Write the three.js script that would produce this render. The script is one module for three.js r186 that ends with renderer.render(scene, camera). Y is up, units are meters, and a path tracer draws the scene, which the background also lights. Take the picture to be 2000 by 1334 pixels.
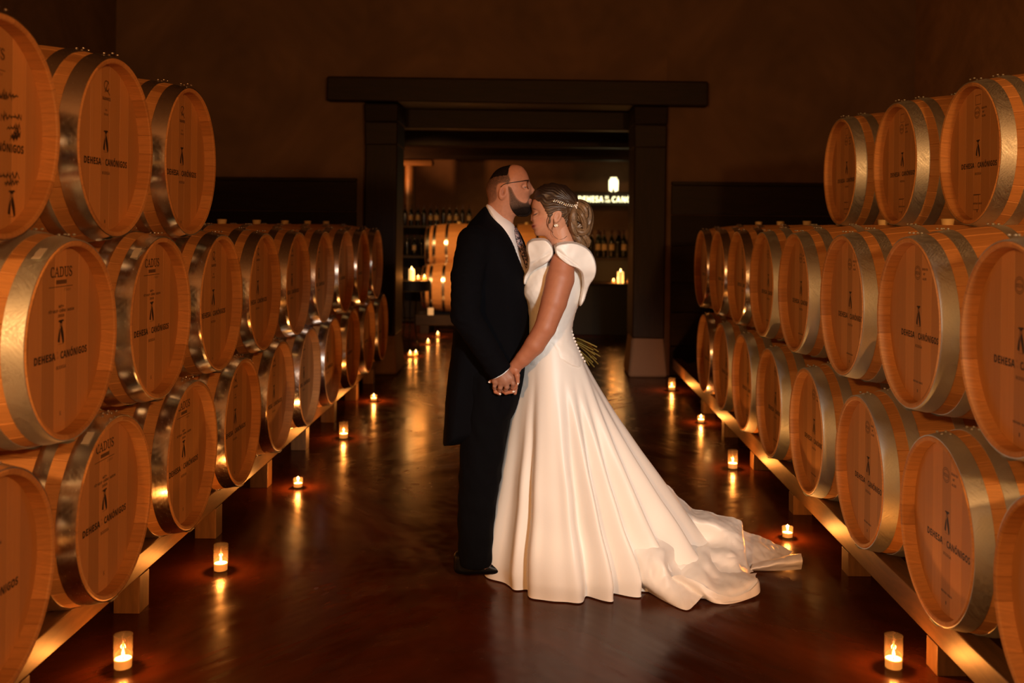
import * as THREE from 'three';
import { mergeGeometries, mergeVertices, toCreasedNormals } from 'three/addons/utils/BufferGeometryUtils.js';
import { RoundedBoxGeometry } from 'three/addons/geometries/RoundedBoxGeometry.js';
import { TextGeometry } from 'three/addons/geometries/TextGeometry.js';
import { FontLoader } from 'three/addons/loaders/FontLoader.js';
import { RectAreaLightUniformsLib } from 'three/addons/lights/RectAreaLightUniformsLib.js';
import { createNoise3D } from 'simplex-noise';

// ---------------------------------------------------------------- camera, sky, light, exposure
const FOCAL = 1944, CX = 1045, CY = 440, ROLL = 0.0105, EYE = 1.5;     // pixels of a 2000 x 1334 picture
const scene = new THREE.Scene();
scene.background = new THREE.Color(0x000000);
const camera = new THREE.PerspectiveCamera(2 * Math.atan(894 / FOCAL) * 180 / Math.PI, 2090 / 1788, 0.1, 60);
camera.setViewOffset(2090, 1788, 0, 454, 2000, 1334);
camera.position.set(0, EYE, 0);
camera.rotation.z = ROLL;
camera.focus = 4.22;
camera.userData.fStop = 2.0;
camera.updateMatrixWorld();
const renderer = new THREE.WebGLRenderer({ antialias: true });
renderer.shadowMap.enabled = true;
renderer.toneMapping = THREE.LinearToneMapping;
renderer.toneMappingExposure = 1.0;
RectAreaLightUniformsLib.init();

const WARM = new THREE.Color().setRGB(1, 0.45, 0.135), CANDLE = new THREE.Color().setRGB(1, 0.40, 0.09), KEY = new THREE.Color().setRGB(1, 0.96, 0.86);
function spot(color, power, from, to, angle, penumbra, soft) {
  const l = new THREE.SpotLight(color, power, 0, angle, penumbra, 2);
  l.position.set(...from); l.target.position.set(...to); l.castShadow = true; l.shadow.radius = soft; l.shadow.mapSize.set(1024, 1024);
  l.name = 'spot_light'; scene.add(l, l.target); return l;
}
function lampLight(color, power, at, soft = 1, parent = scene) {
  const l = new THREE.PointLight(color, power, 0, 2);
  l.position.set(...at); l.castShadow = true; l.shadow.radius = soft; l.name = 'lamp_light'; parent.add(l); return l;
}
// photographer's video light on a stand to the right of the camera, and warm cellar lamps behind the camera
const KEY_AT = [1.15, 1.95, -0.35];
spot(KEY, 34, KEY_AT, [0.36, 0.84, -4.25], 0.262, 0.34, 8);
const CELLAR_LAMPS = [[-1.5, 2.2, 0.9, 25], [1.5, 2.2, 0.9, 22]];
for (const [x, y, z, p] of CELLAR_LAMPS) lampLight(WARM, p, [x, y - 0.02, z], 5);

// ---------------------------------------------------------------- helpers
let seedState = 7;
function rnd() { seedState = (seedState + 0x6d2b79f5) | 0; let t = Math.imul(seedState ^ (seedState >>> 15), 1 | seedState); t = (t + Math.imul(t ^ (t >>> 7), 61 | t)) ^ t; return ((t ^ (t >>> 14)) >>> 0) / 4294967296; }
const noise3 = createNoise3D(rnd);
const V = (x, y, z) => new THREE.Vector3(x, y, z);
const clamp = (x, a = 0, b = 1) => Math.min(b, Math.max(a, x));
const sst = (a, b, x) => { const t = clamp((x - a) / (b - a)); return t * t * (3 - 2 * t); };
const mix = (a, b, t) => a + (b - a) * t;
const DIST = 4.27;                                                     // how far away the couple stands
function at(px, py, near = 0) {                                         // a measured picture position, brought to metres at the couple's distance
  const a = px - CX, b = py - CY, c = Math.cos(ROLL), s = Math.sin(ROLL), d = DIST - near;
  return V((a * c + b * s) * d / FOCAL, EYE - (b * c - a * s) * d / FOCAL, -d);
}
const used = {};
function numbered(name) { const n = used[name] = (used[name] ?? -1) + 1; return n ? name + '_' + String(n).padStart(3, '0') : name; }
function tag(o, label, category, group) { o.userData.label = label; o.userData.category = category; if (group) o.userData.group = group; return o; }
function thing(name, label, category, pos = [0, 0, 0], turn = 0, group) {
  const o = new THREE.Group(); o.name = numbered(name); o.position.set(...pos); o.rotation.y = turn; scene.add(o);
  return tag(o, label, category, group);
}
function part(name, geo, mat, parent, pos, rot) {
  const m = new THREE.Mesh(geo, mat); m.name = parent === scene ? numbered(name) : name; m.castShadow = m.receiveShadow = true;
  if (pos) m.position.set(...pos); if (rot) m.rotation.set(...rot); parent.add(m); return m;
}
function struct(name, geo, mat, pos, rot) { const m = part(name, geo, mat, scene, pos, rot); m.name = name; m.userData.kind = 'structure'; return m; }
function structGroup(name) { const g = new THREE.Group(); g.name = name; g.userData.kind = 'structure'; scene.add(g); return g; }
function boxGeo(w, h, d, bevel = 0.004, seg = 1) {
  const g = bevel ? new RoundedBoxGeometry(w, h, d, seg, Math.min(bevel, w / 2.2, h / 2.2, d / 2.2)) : new THREE.BoxGeometry(w, h, d);
  const p = g.attributes.position, n = g.attributes.normal, uv = g.attributes.uv;                                  // uv in metres, along the longest side
  const long = w >= h && w >= d ? 0 : h >= d ? 1 : 2;
  for (let i = 0; i < p.count; i++) {
    const q = [p.getX(i), p.getY(i), p.getZ(i)], m = [Math.abs(n.getX(i)), Math.abs(n.getY(i)), Math.abs(n.getZ(i))];
    const k = m[0] > m[1] && m[0] > m[2] ? 0 : m[1] > m[2] ? 1 : 2, ax = [0, 1, 2].filter((a) => a !== k);
    const u = ax.includes(long) ? long : ax[0], v = ax.find((a) => a !== u);
    uv.setXY(i, q[u], q[v]);
  }
  return g;
}
function lathe(points, seg = 32) { return new THREE.LatheGeometry(points.map(([r, y]) => new THREE.Vector2(r, y)), seg); }
function crisp(points, seg = 32) {                                       // a lathe with hard edges between its straight runs
  const gs = []; for (let i = 0; i + 1 < points.length; i++) gs.push(lathe([points[i], points[i + 1]], seg)); return mergeGeometries(gs);
}
function tube(pts, r, seg = 24, rs = 8) {
  const c = new THREE.CatmullRomCurve3(pts), g = new THREE.TubeGeometry(c, seg, 1, rs, false), p = g.attributes.position;
  if (typeof r === 'number') { const k = r; r = () => k; }
  for (let i = 0; i <= seg; i++) { const o = c.getPointAt(i / seg); for (let j = 0; j <= rs; j++) { const n = i * (rs + 1) + j, k = r(i / seg); p.setXYZ(n, o.x + (p.getX(n) - o.x) * k, o.y + (p.getY(n) - o.y) * k, o.z + (p.getZ(n) - o.z) * k); } }
  g.computeVertexNormals(); return g;
}
function canvasTex(w, h, draw, srgb = true) {
  const c = document.createElement('canvas'); c.width = w; c.height = h; draw(c.getContext('2d'), w, h);
  const t = new THREE.CanvasTexture(c); if (srgb) t.colorSpace = THREE.SRGBColorSpace;
  t.wrapS = t.wrapT = THREE.RepeatWrapping; t.magFilter = THREE.LinearFilter; t.anisotropy = 8; return t;
}
function dataTex(n, f, repeat = 1, srgb = false) {                        // tiling noise computed texel by texel: f(u, v) -> [r, g, b]
  const d = new Uint8Array(n * n * 4);
  for (let j = 0; j < n; j++) for (let i = 0; i < n; i++) { const c = f(i / n, j / n); for (let k = 0; k < 3; k++) d[(j * n + i) * 4 + k] = clamp(c[k] ?? c[0]) * 255; d[(j * n + i) * 4 + 3] = 255; }
  const t = new THREE.DataTexture(d, n, n, THREE.RGBAFormat); t.wrapS = t.wrapT = THREE.RepeatWrapping; t.magFilter = THREE.LinearFilter; t.minFilter = THREE.LinearMipmapLinearFilter; t.generateMipmaps = true;
  if (srgb) t.colorSpace = THREE.SRGBColorSpace; t.repeat.set(repeat, repeat); t.needsUpdate = true; return t;
}
const tileN = (u, v, s, z = 0) => { const a = u * 2 * Math.PI, b = v * 2 * Math.PI, r = s / (2 * Math.PI); return noise3(Math.cos(a) * r + z, Math.sin(a) * r + Math.cos(b) * r * 1.31, Math.sin(b) * r - z); };
const std = (o) => new THREE.MeshStandardMaterial(o), phys = (o) => new THREE.MeshPhysicalMaterial(o);

// ---------------------------------------------------------------- shared materials
function grainTex(base, vary, n = 256) {                                  // wood grain running along u
  return dataTex(n, (u, v) => {
    const w = 0.5 + 0.5 * tileN(u, v, 1.2, 3), g = 0.5 + 0.5 * noise3(Math.cos(u * 6.283) * 0.5, v * 34 + w * 3, Math.sin(u * 6.283) * 0.5), f = 0.5 + 0.5 * noise3(Math.cos(u * 6.283) * 3, v * 120, Math.sin(u * 6.283) * 3);
    const k = 1 + vary * (g * 0.75 + f * 0.45 - 0.6); return base.map((c) => c * k);
  }, 1, true);
}
const staveGrain = grainTex([0.82, 0.60, 0.37], 0.13);
const M = {};
M.stave = [[1, 1, 1], [0.90, 0.86, 0.80], [1.04, 1.0, 0.94], [0.80, 0.74, 0.66]].map((c, i) => { const t = staveGrain.clone(); t.repeat.set(2, 3); t.offset.set(i * 0.23, i * 0.31); t.needsUpdate = true; return std({ map: t, color: new THREE.Color().setRGB(...c), roughness: 0.62 }); });
const scratches = dataTex(256, (u, v) => { const s = 0.5 + 0.5 * noise3(Math.cos(u * 6.283) * 0.35, v * 90, Math.sin(u * 6.283) * 0.35), p = tileN(u, v, 9, 1); return [0.42 + 0.22 * s + 0.12 * p]; });
M.hoopBright = std({ color: new THREE.Color().setRGB(0.84, 0.86, 0.88), metalness: 1, roughness: 0.40, roughnessMap: scratches });
const spangle = dataTex(256, (u, v) => { const p = tileN(u, v, 16, 2), q = tileN(u, v, 40, 5), s = tileN(u, v, 4, 8); return [0.78 + 0.09 * p + 0.09 * q + 0.06 * s]; });
for (const t of [scratches, spangle]) t.repeat.set(5, 5);
M.hoopDull = std({ color: new THREE.Color().setRGB(0.66, 0.69, 0.67), metalness: 1, roughness: 0.72, roughnessMap: spangle, bumpMap: spangle, bumpScale: 0.0006 });
M.bung = std({ color: 0xd8c08a, roughness: 0.5 });
M.paper = std({ color: 0xe6e2da, roughness: 0.8 });
const plasterBump = dataTex(256, (u, v) => [0.5 + 0.25 * tileN(u, v, 6, 1) + 0.15 * tileN(u, v, 20, 4) + 0.1 * tileN(u, v, 60, 9)]);
const plasterMap = dataTex(256, (u, v) => { const k = 0.92 + 0.07 * tileN(u, v, 3, 7) + 0.04 * tileN(u, v, 12, 2); return [0.46 * k, 0.355 * k, 0.275 * k]; }, 1, true);
M.plaster = std({ map: plasterMap, roughness: 0.95, bumpMap: plasterBump, bumpScale: 0.004 });
M.plaster.map.repeat.set(0.4, 0.4);
M.plasterLit = std({ map: plasterMap, color: new THREE.Color().setRGB(2.5, 2.4, 2.0), roughness: 0.95, bumpMap: plasterBump, bumpScale: 0.004 });  // same plaster, colour brightened to stand for more light on the right wall
const darkGrain = grainTex([0.125, 0.078, 0.052], 0.5);
M.timber = phys({ map: darkGrain, roughness: 0.55, specularIntensity: 0.5 });
M.timber2 = phys({ specularIntensity: 0.5, map: darkGrain, color: 0xd8c8bc, roughness: 0.65 });
const palegrain = grainTex([0.42, 0.305, 0.19], 0.25);
M.rack = std({ map: palegrain, roughness: 0.42 });
M.stone = std({ color: 0x8d7560, roughness: 0.85, bumpMap: plasterBump, bumpScale: 0.006 });
M.black = std({ color: 0x0b0a0a, roughness: 0.6 });
M.iron = std({ color: 0x1a1614, metalness: 0.8, roughness: 0.45 });
M.wax = phys({ color: 0xf4ead6, roughness: 0.5, emissive: new THREE.Color().setRGB(1, 0.45, 0.1), emissiveIntensity: 0.5 });
M.glass = phys({ color: 0xffffff, roughness: 0.03, transmission: 1, thickness: 0, ior: 1.45 });
M.votiveGlass = phys({ color: 0xfff0dc, roughness: 0.06, transmission: 0.995, thickness: 0, ior: 1.5 });
M.flame = std({ color: 0x000000, emissive: new THREE.Color().setRGB(1, 0.62, 0.22), emissiveIntensity: 14 });
M.wick = std({ color: 0x1a120c, roughness: 0.9 });
// ---------------------------------------------------------------- the setting
const floorMap = dataTex(512, (u, v) => { const a = tileN(u, v, 4, 1), b = tileN(u, v, 14, 6), c = tileN(u, v, 50, 3), k = 1 + 0.16 * a + 0.10 * b + 0.05 * c; return [0.285 * k, 0.132 * k, 0.060 * k]; }, 1, true);
const floorRough = dataTex(512, (u, v) => [0, 0.22 + 0.06 * tileN(u, v, 9, 2) + 0.05 * tileN(u, v, 33, 8), 0]);
const floorBump = dataTex(512, (u, v) => [0.5 + 0.3 * tileN(u, v, 8, 4) + 0.12 * tileN(u, v, 40, 1)]);
for (const t of [floorMap, floorRough, floorBump]) t.repeat.set(0.32, 0.32);
M.floor = phys({ specularIntensity: 0.26, specularColor: new THREE.Color().setRGB(1, 0.62, 0.36), map: floorMap, roughness: 1, roughnessMap: floorRough, bumpMap: floorBump, bumpScale: 0.0016 });
const XL = -4.25, XR = 3.82, ZB = -10.05, ZF = 3.2, HT = 4.6, ZE = -16.6;
struct('floor', boxGeo(XR - XL + 0.6, 0.2, ZF - ZE + 0.6, 0), M.floor, [(XL + XR) / 2, -0.1, (ZF + ZE) / 2]);
struct('ceiling', boxGeo(XR - XL + 0.6, 0.2, ZF - ZB + 0.9, 0), M.plaster, [(XL + XR) / 2, HT + 0.1, (ZF + ZB) / 2 - 0.15]);
struct('wall_left', boxGeo(0.3, HT, ZF - ZE + 0.6, 0), M.plaster, [XL - 0.15, HT / 2, (ZF + ZE) / 2]);
struct('wall_right', boxGeo(0.3, HT, ZF - ZE + 0.6, 0), M.plasterLit, [XR + 0.15, HT / 2, (ZF + ZE) / 2]);
struct('wall_near', boxGeo(XR - XL + 0.6, HT, 0.3, 0), M.plaster, [(XL + XR) / 2, HT / 2, ZF + 0.15]);
// the cross wall with the wide opening
const OPL = -1.42, OPR = 1.05, OPH = 2.62, WT = 0.5;
{
  const g = structGroup('wall_far');
  part('wall_panel', boxGeo(-1.72 - XL, HT, WT, 0), M.plaster, g, [(-1.72 + XL) / 2, HT / 2, ZB - WT / 2]);
  part('wall_panel', boxGeo(XR - 1.315, HT, WT, 0), M.plaster, g, [(1.315 + XR) / 2, HT / 2, ZB - WT / 2]);
  part('wall_panel', boxGeo(3.035, HT - 2.74, WT, 0), M.plaster, g, [-0.2025, (HT + 2.74) / 2, ZB - WT / 2]);
}
struct('wall_cellar_end', boxGeo(XR - XL + 0.6, HT, 0.3, 0), M.plaster, [(XL + XR) / 2, HT / 2, ZE - 0.15]);
struct('ceiling_cellar_room', boxGeo(XR - XL, 0.12, ZB - WT - ZE, 0), M.timber2, [(XL + XR) / 2, 2.87, (ZB - WT + ZE) / 2]);
// timber frame of the opening
{
  const roughTimber = (w, h, d, bev = 0.02) => { const g = boxGeo(w, h, d, bev, 2), p = g.attributes.position; for (let i = 0; i < p.count; i++) { const k = 0.006; p.setXYZ(i, p.getX(i) + k * noise3(p.getX(i) * 3, p.getY(i) * 3, p.getZ(i) * 3), p.getY(i) + k * noise3(p.getX(i) * 3, p.getY(i) * 3, p.getZ(i) * 3 + 9), p.getZ(i)); } return g; };
  const lint = tag(part('timber_lintel', roughTimber(3.80, 0.245, 0.62), M.timber, scene, [-0.19, 2.835, ZB - 0.16]), 'long heavy dark timber lintel across the top of the wide doorway', 'lintel'); lint.rotation.z = -0.004;
  for (const [x, px, side] of [[-1.545, -1.42, 'left'], [1.14, 1.02, 'right']]) {
    const t = thing('timber_post', `thick dark timber post at the ${side} side of the wide doorway on a stone foot`, 'post', [x, 0, ZB]);
    part('shaft', roughTimber(0.325, 1.92, 0.56), M.timber, t, [0, 0.38 + 0.96, -0.14]);
    part('capital', roughTimber(0.34, 0.19, 0.60), M.timber2, t, [0, 2.305 + 0.33 - 0.03, -0.14]);
    part('corbel', roughTimber(0.33, 0.24, 0.58), M.timber, t, [0, 2.40, -0.14]);
    const g = boxGeo(0.38, 0.40, 0.62, 0.03, 3), p = g.attributes.position;
    for (let i = 0; i < p.count; i++) { const y = p.getY(i), k = 1 - (y + 0.2) * 0.42, n = 0.01 * noise3(p.getX(i) * 6, y * 6, p.getZ(i) * 6); p.setXYZ(i, p.getX(i) * k + n, y + n * 0.3, p.getZ(i) * k + n); }
    g.computeVertexNormals();
    part('stone_foot', g, M.stone, t, [0, 0.2, -0.14], null).userData.label = 'pale tapered stone foot';
  }
}
// dark horizontal board panelling on the cross wall
for (const [n, x0, x1] of [[1, XL + 0.02, -1.80], [2, 1.37, XR - 0.02]]) {
  const g = structGroup('trim_' + n), hs = [0.30, 0.34, 0.30, 0.36, 0.32, 0.30]; let y = 0.0;
  hs.forEach((h, i) => { const b = part('board', boxGeo(x1 - x0, h - 0.008, 0.04, 0.006), i % 2 ? M.timber : M.timber2, g, [(x0 + x1) / 2, y + h / 2, ZB + 0.022 + (i % 3) * 0.003]); y += h; });
  part('cap_rail', boxGeo(x1 - x0, 0.035, 0.06, 0.006), M.timber, g, [(x0 + x1) / 2, y + 0.0175, ZB + 0.03]);
}
// ---------------------------------------------------------------- barrels
const BL = 0.92, RB = 0.349, RH = 0.2975, RIN = 0.281, NS = 26;
const rAt = (x) => RB - (RB - RH) * Math.pow(Math.abs(x) / (BL / 2), 2.05);
const staveGeo = (() => {
  const xs = []; for (let i = -8; i <= 8; i++) xs.push(i / 8 * (BL / 2 - 0.006));
  const pos = [], uv = [], idx = [], a = Math.PI / NS - 0.0012;
  const angs = [-a, -a + 0.009, 0, a - 0.009, a];
  const rows = xs.map((x) => { const r = rAt(x); return angs.map((t, k) => [x, Math.cos(t) * (r - (k % 4 ? 0 : 0.0016)), Math.sin(t) * (r - (k % 4 ? 0 : 0.0016)), t * 0.33]); });
  const quad = (p, q, r, s) => { const b = pos.length / 3; for (const v of [p, q, r, s]) { pos.push(v[0], v[1], v[2]); uv.push(v[0], v[3] ?? v[2]); } idx.push(b, b + 1, b + 2, b, b + 2, b + 3); };
  for (let i = 0; i + 1 < rows.length; i++) for (let k = 0; k < 4; k++) quad(rows[i][k], rows[i][k + 1], rows[i + 1][k + 1], rows[i + 1][k]);
  for (const s of [1, -1]) {                                                        // rim, chamfer and the inside down to the croze
    const e = s * (BL / 2 - 0.006), o = rows[s > 0 ? rows.length - 1 : 0];
    const ring = (x, r) => angs.map((t) => [x, Math.cos(t) * r, Math.sin(t) * r, t * 0.3]);
    const loops = [o, ring(s * BL / 2, RH - 0.004), ring(s * (BL / 2 - 0.002), RIN + 0.003), ring(s * (BL / 2 - 0.006), RIN), ring(s * (BL / 2 - 0.08), RIN - 0.003)];
    for (let l = 0; l + 1 < loops.length; l++) for (let k = 0; k < 4; k++) s > 0 ? quad(loops[l][k], loops[l][k + 1], loops[l + 1][k + 1], loops[l + 1][k]) : quad(loops[l + 1][k], loops[l + 1][k + 1], loops[l][k + 1], loops[l][k]);
  }
  for (const k of [0, 4]) for (let i = 0; i + 1 < rows.length; i++) { const inr = (v) => [v[0], v[1] * (1 - 0.014 / rAt(v[0])), v[2] * (1 - 0.014 / rAt(v[0])), v[3]]; quad(rows[i][k], rows[i + 1][k], inr(rows[i + 1][k]), inr(rows[i][k])); }
  const g = new THREE.BufferGeometry(); g.setAttribute('position', new THREE.Float32BufferAttribute(pos, 3)); g.setAttribute('uv', new THREE.Float32BufferAttribute(uv, 2)); g.setIndex(idx);
  const m = toCreasedNormals(mergeVertices(g, 1e-5), 0.35); return m;
})();
const BOARDS = [[-0.281, -0.19], [-0.19, -0.118], [-0.118, -0.04], [-0.04, 0.028], [0.028, 0.112], [0.112, 0.182], [0.182, 0.281]];
const boardGeos = BOARDS.map(([a, b]) => {
  const R = RIN - 0.0025, lo = Math.max(a, -R * 0.999), hi = Math.min(b, R * 0.999), g0 = 0.0004, s = new THREE.Shape(), n = 8, pts = [];
  for (let i = 0; i <= n; i++) { const x = mix(lo + g0, hi - g0, i / n); pts.push([x, Math.sqrt(Math.max(0, R * R - x * x))]); }
  s.moveTo(pts[0][0], -pts[0][1]); pts.slice(1).forEach(([x, y]) => s.lineTo(x, -y)); pts.slice().reverse().forEach(([x, y]) => s.lineTo(x, y)); s.closePath();
  const g = new THREE.ExtrudeGeometry(s, { depth: 0.014, bevelEnabled: true, bevelThickness: 0.0006, bevelSize: 0.0004, bevelOffset: -0.0004, bevelSegments: 1, curveSegments: 1 });
  const p = g.attributes.position, uv = g.attributes.uv; for (let i = 0; i < p.count; i++) uv.setXY(i, 0.5 + p.getX(i) / 0.562, 0.5 + p.getY(i) / 0.562);
  g.rotateY(Math.PI / 2); g.translate(BL / 2 - 0.060, 0, 0); return g;
});
const hoopGeo = (d0, d1) => {
  const x0 = BL / 2 - d1, x1 = BL / 2 - d0, t = 0.0028, n = 4, run = []; for (let i = 0; i <= n; i++) { const x = mix(x0, x1, i / n); run.push([rAt(x) + t, x]); }
  const gs = [lathe(run.slice(), 64), lathe([[rAt(x0) - 0.001, x0], [rAt(x0) + t, x0]], 64), lathe([[rAt(x1) + t, x1], [rAt(x1) - 0.001, x1]], 64)];
  for (const g of gs) { const uv = g.attributes.uv; for (let i = 0; i < uv.count; i++) uv.setXY(i, uv.getX(i) * 2.0, uv.getY(i) * 0.056); g.rotateZ(-Math.PI / 2); }
  const lap = new THREE.CylinderGeometry(rAt((x0 + x1) / 2) + t + 0.0016, rAt((x0 + x1) / 2) + t + 0.0016, (x1 - x0) * 0.96, 6, 1, true, 0, 0.2); lap.rotateZ(-Math.PI / 2); lap.rotateX(Math.PI / 2 - 0.12); lap.translate((x0 + x1) / 2, 0, 0); gs.push(lap);
  for (const dz of [-0.02, 0.018]) for (const dx of [-0.25, 0.25]) { const s = new THREE.SphereGeometry(0.0055, 8, 6); s.scale(1, 0.7, 1); s.translate(mix(x0, x1, 0.5 + dx), rAt(x0) + t + 0.002, dz); gs.push(s); }
  return mergeGeometries(gs.map((g) => { const k = g.index ? g.toNonIndexed() : g; for (const n in k.attributes) if (!['position', 'normal', 'uv'].includes(n)) k.deleteAttribute(n); return k; }));
};
const HOOPS = [[0.004, 0.060], [0.104, 0.150], [0.285, 0.325]].map(([a, b]) => hoopGeo(a, b));
const hoopGeos = [...HOOPS, ...HOOPS.map((g) => { const k = g.clone(); k.rotateY(Math.PI); return k; })];
const bungGeo = crisp([[0.0, 0.03], [0.024, 0.03], [0.028, 0.027], [0.024, 0], [0.023, -0.02]], 20);
const labelGeo = (() => { const g = new THREE.PlaneGeometry(0.034, 0.055, 1, 4), p = g.attributes.position, r = rAt(BL / 2 - 0.036) + 0.0042; for (let i = 0; i < p.count; i++) { const x = p.getX(i), t = p.getY(i) / r; p.setXYZ(i, x, Math.cos(t) * r, Math.sin(t) * r); } g.rotateX(0.0); g.computeVertexNormals(); return g; })();

// printed heads
const INK = '#24150b';
function emblem(c, x, y, s) {                                              // a small hatted figure in a long cloak
  c.save(); c.translate(x, y); c.scale(s * 1.55, s); c.fillStyle = INK; c.strokeStyle = INK;
  c.beginPath(); c.moveTo(-12, -48); c.lineTo(12, -50); c.lineTo(14, -44); c.lineTo(7, -42); c.lineTo(6, -36); c.lineTo(-6, -36); c.lineTo(-7, -42); c.lineTo(-14, -43); c.closePath(); c.fill();
  c.globalAlpha = 0.35; c.fillRect(-7, -35, 14, 12); c.globalAlpha = 1;
  c.beginPath(); c.moveTo(-1, -26); c.lineTo(6, -24); c.bezierCurveTo(14, 0, 17, 22, 16, 40); c.lineTo(10, 44); c.bezierCurveTo(4, 20, -2, 0, -3, -14); c.closePath(); c.fill();
  c.beginPath(); c.moveTo(-5, -20); c.bezierCurveTo(-9, -4, -14, 8, -16, 34); c.lineTo(-6, 38); c.bezierCurveTo(-6, 20, -3, 6, -4, -8); c.closePath(); c.fill();
  c.lineWidth = 1.5; c.globalAlpha = 0.55; c.beginPath(); c.moveTo(-14, 44); c.lineTo(14, 44); c.moveTo(-8, -24); c.lineTo(-16, 30); c.stroke(); c.restore();
}
function spaced(c, t, x, y, w) { c.save(); const m = c.measureText(t).width; c.translate(x, y); c.scale(w / m, 1); c.textAlign = 'left'; c.fillText(t, 0, 0); c.strokeStyle = c.fillStyle; c.lineWidth = 1.6; c.strokeText(t, 0, 0); c.restore(); }
function scribble(c, x, y, w, h, seed) { c.save(); c.strokeStyle = INK; c.lineWidth = 4; c.lineCap = 'round'; c.beginPath(); for (let i = 0; i <= 26; i++) { const t = i / 26, a = seed * 7.3 + i * 1.9; c.lineTo(x + t * w + Math.cos(a) * h * 0.35, y - t * h * 0.5 + Math.sin(a * 1.7 + seed) * h * (0.3 + 0.3 * Math.abs(Math.sin(seed + i)))); } c.stroke(); c.restore(); }
function headTex(kind) {
  return canvasTex(768, 768, (c, W) => {
    const N = W / 100;                                                          // percent of the head
    BOARDS.forEach(([a, b], i) => {
      const x0 = (0.5 + a / 0.562) * W, x1 = (0.5 + b / 0.562) * W, tone = [0.95, 1.03, 0.92, 1.06, 0.97, 1.02, 0.93][(i + kind * 3) % 7];
      c.fillStyle = `rgb(${206 * tone | 0},${150 * tone | 0},${92 * tone | 0})`; c.fillRect(x0, 0, x1 - x0 + 1, W);
      for (let k = 0; k < 34; k++) { const gx = mix(x0, x1, rnd()), l = rnd() * 0.9 + 0.1, y0 = (rnd() * 1.4 - 0.4) * W; c.strokeStyle = rnd() < 0.6 ? `rgba(120,78,38,${0.03 + rnd() * 0.06})` : `rgba(236,204,150,${0.03 + rnd() * 0.06})`; c.lineWidth = 0.8 + rnd() * 2.6; c.beginPath(); c.moveTo(gx, y0); c.bezierCurveTo(gx + rnd() * 6 - 3, y0 + l * W * 0.3, gx + rnd() * 6 - 3, y0 + l * W * 0.7, gx + rnd() * 4 - 2, y0 + l * W); c.stroke(); }
    });
    c.fillStyle = INK; c.textBaseline = 'alphabetic';
    emblem(c, 50 * N, 46.5 * N, N / 7.2);
    c.font = `bold ${5.4 * N}px sans-serif`; spaced(c, 'DEHESA', 21 * N, 60.5 * N, 23 * N); spaced(c, 'CANÓNlGOS', 49.5 * N, 60.5 * N, 31.5 * N);
    c.globalAlpha = 0.45; c.font = `${1.6 * N}px sans-serif`; c.fillText('DE', 45.3 * N, 57.6 * N); c.fillText('LOS', 45.1 * N, 60.2 * N); c.font = `${2.3 * N}px sans-serif`; spaced(c, 'BODEGA', 45 * N, 66 * N, 11 * N); c.globalAlpha = 1;
    const small = (y, w, a = 0.5) => { c.globalAlpha = a; c.font = `${1.9 * N}px sans-serif`; spaced(c, 'roble francés · tostado M', (50 - w / 2) * N, y * N, w * N); c.globalAlpha = 1; };
    if (kind === 0 || kind === 4) {
      c.font = `${7.4 * N}px serif`; spaced(c, 'CADUS', 37.5 * N, 16.5 * N, 25 * N); c.globalAlpha = 0.6; c.fillRect(44 * N, 18.2 * N, 12 * N, 2.2 * N); c.globalAlpha = 0.7; c.fillRect(36 * N, 21.6 * N, 27 * N, 0.4 * N); c.font = `italic ${2.3 * N}px serif`; c.fillText('France', 53 * N, 24.4 * N); c.globalAlpha = 1;
      c.font = `${1.9 * N}px sans-serif`; c.globalAlpha = 0.65; spaced(c, 'MT+', 47 * N, 33 * N, 6 * N); spaced(c, 'FÛT NEUF · CHÊNE · SAISON', 36 * N, 35.4 * N, 29 * N); spaced(c, '2023', 46.5 * N, 38 * N, 7 * N); c.globalAlpha = 1;
      c.font = `${3 * N}px serif`; c.fillText('K', 49 * N, 91 * N);
    }
    if (kind === 1) { c.strokeStyle = INK; c.globalAlpha = 0.75; c.lineWidth = 0.7 * N; c.beginPath(); c.ellipse(50.5 * N, 13 * N, 3.4 * N, 3 * N, 0.3, 0, 5.4); c.moveTo(48 * N, 17 * N); c.lineTo(53 * N, 10 * N); c.moveTo(49 * N, 14 * N); c.lineTo(55 * N, 18 * N); c.stroke(); c.font = `bold ${2.3 * N}px serif`; spaced(c, 'RADOUX', 45 * N, 21.5 * N, 11 * N); c.globalAlpha = 0.5; small(28, 3); small(30.5, 6); c.globalAlpha = 0.7; c.fillRect(49 * N, 93 * N, 1.2 * N, 2 * N); c.globalAlpha = 1; }
    if (kind === 2 || kind === 3) {
      c.strokeStyle = INK; c.globalAlpha = 0.55; c.lineWidth = 0.45 * N; c.beginPath(); c.ellipse(48 * N, 19 * N, 5 * N, 4.2 * N, 0, 0, 6.3); c.stroke(); c.beginPath(); c.ellipse(48 * N, 19 * N, 3.9 * N, 3.2 * N, 0, 0, 6.3); c.stroke(); c.font = `bold ${2.6 * N}px serif`; spaced(c, 'SYLVA', 44.4 * N, 20 * N, 7.2 * N);
      c.font = `${1.8 * N}px sans-serif`; spaced(c, 'GRAIN FIN', 55 * N, 17 * N, 9 * N); spaced(c, 'MT', 57 * N, 20 * N, 3 * N); spaced(c, 'ALLIER', 56 * N, 23 * N, 6 * N); small(88, 15, 0.6); c.fillRect(49 * N, 92 * N, 1 * N, 2 * N); c.globalAlpha = 1;
      if (kind === 3) { c.globalAlpha = 0.6; c.strokeRect(43 * N, 81 * N, 9 * N, 11 * N); c.fillRect(43 * N, 80.4 * N, 12 * N, 0.7 * N); c.strokeRect(45 * N, 6 * N, 9 * N, 7 * N); c.globalAlpha = 1; }
    }
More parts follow.
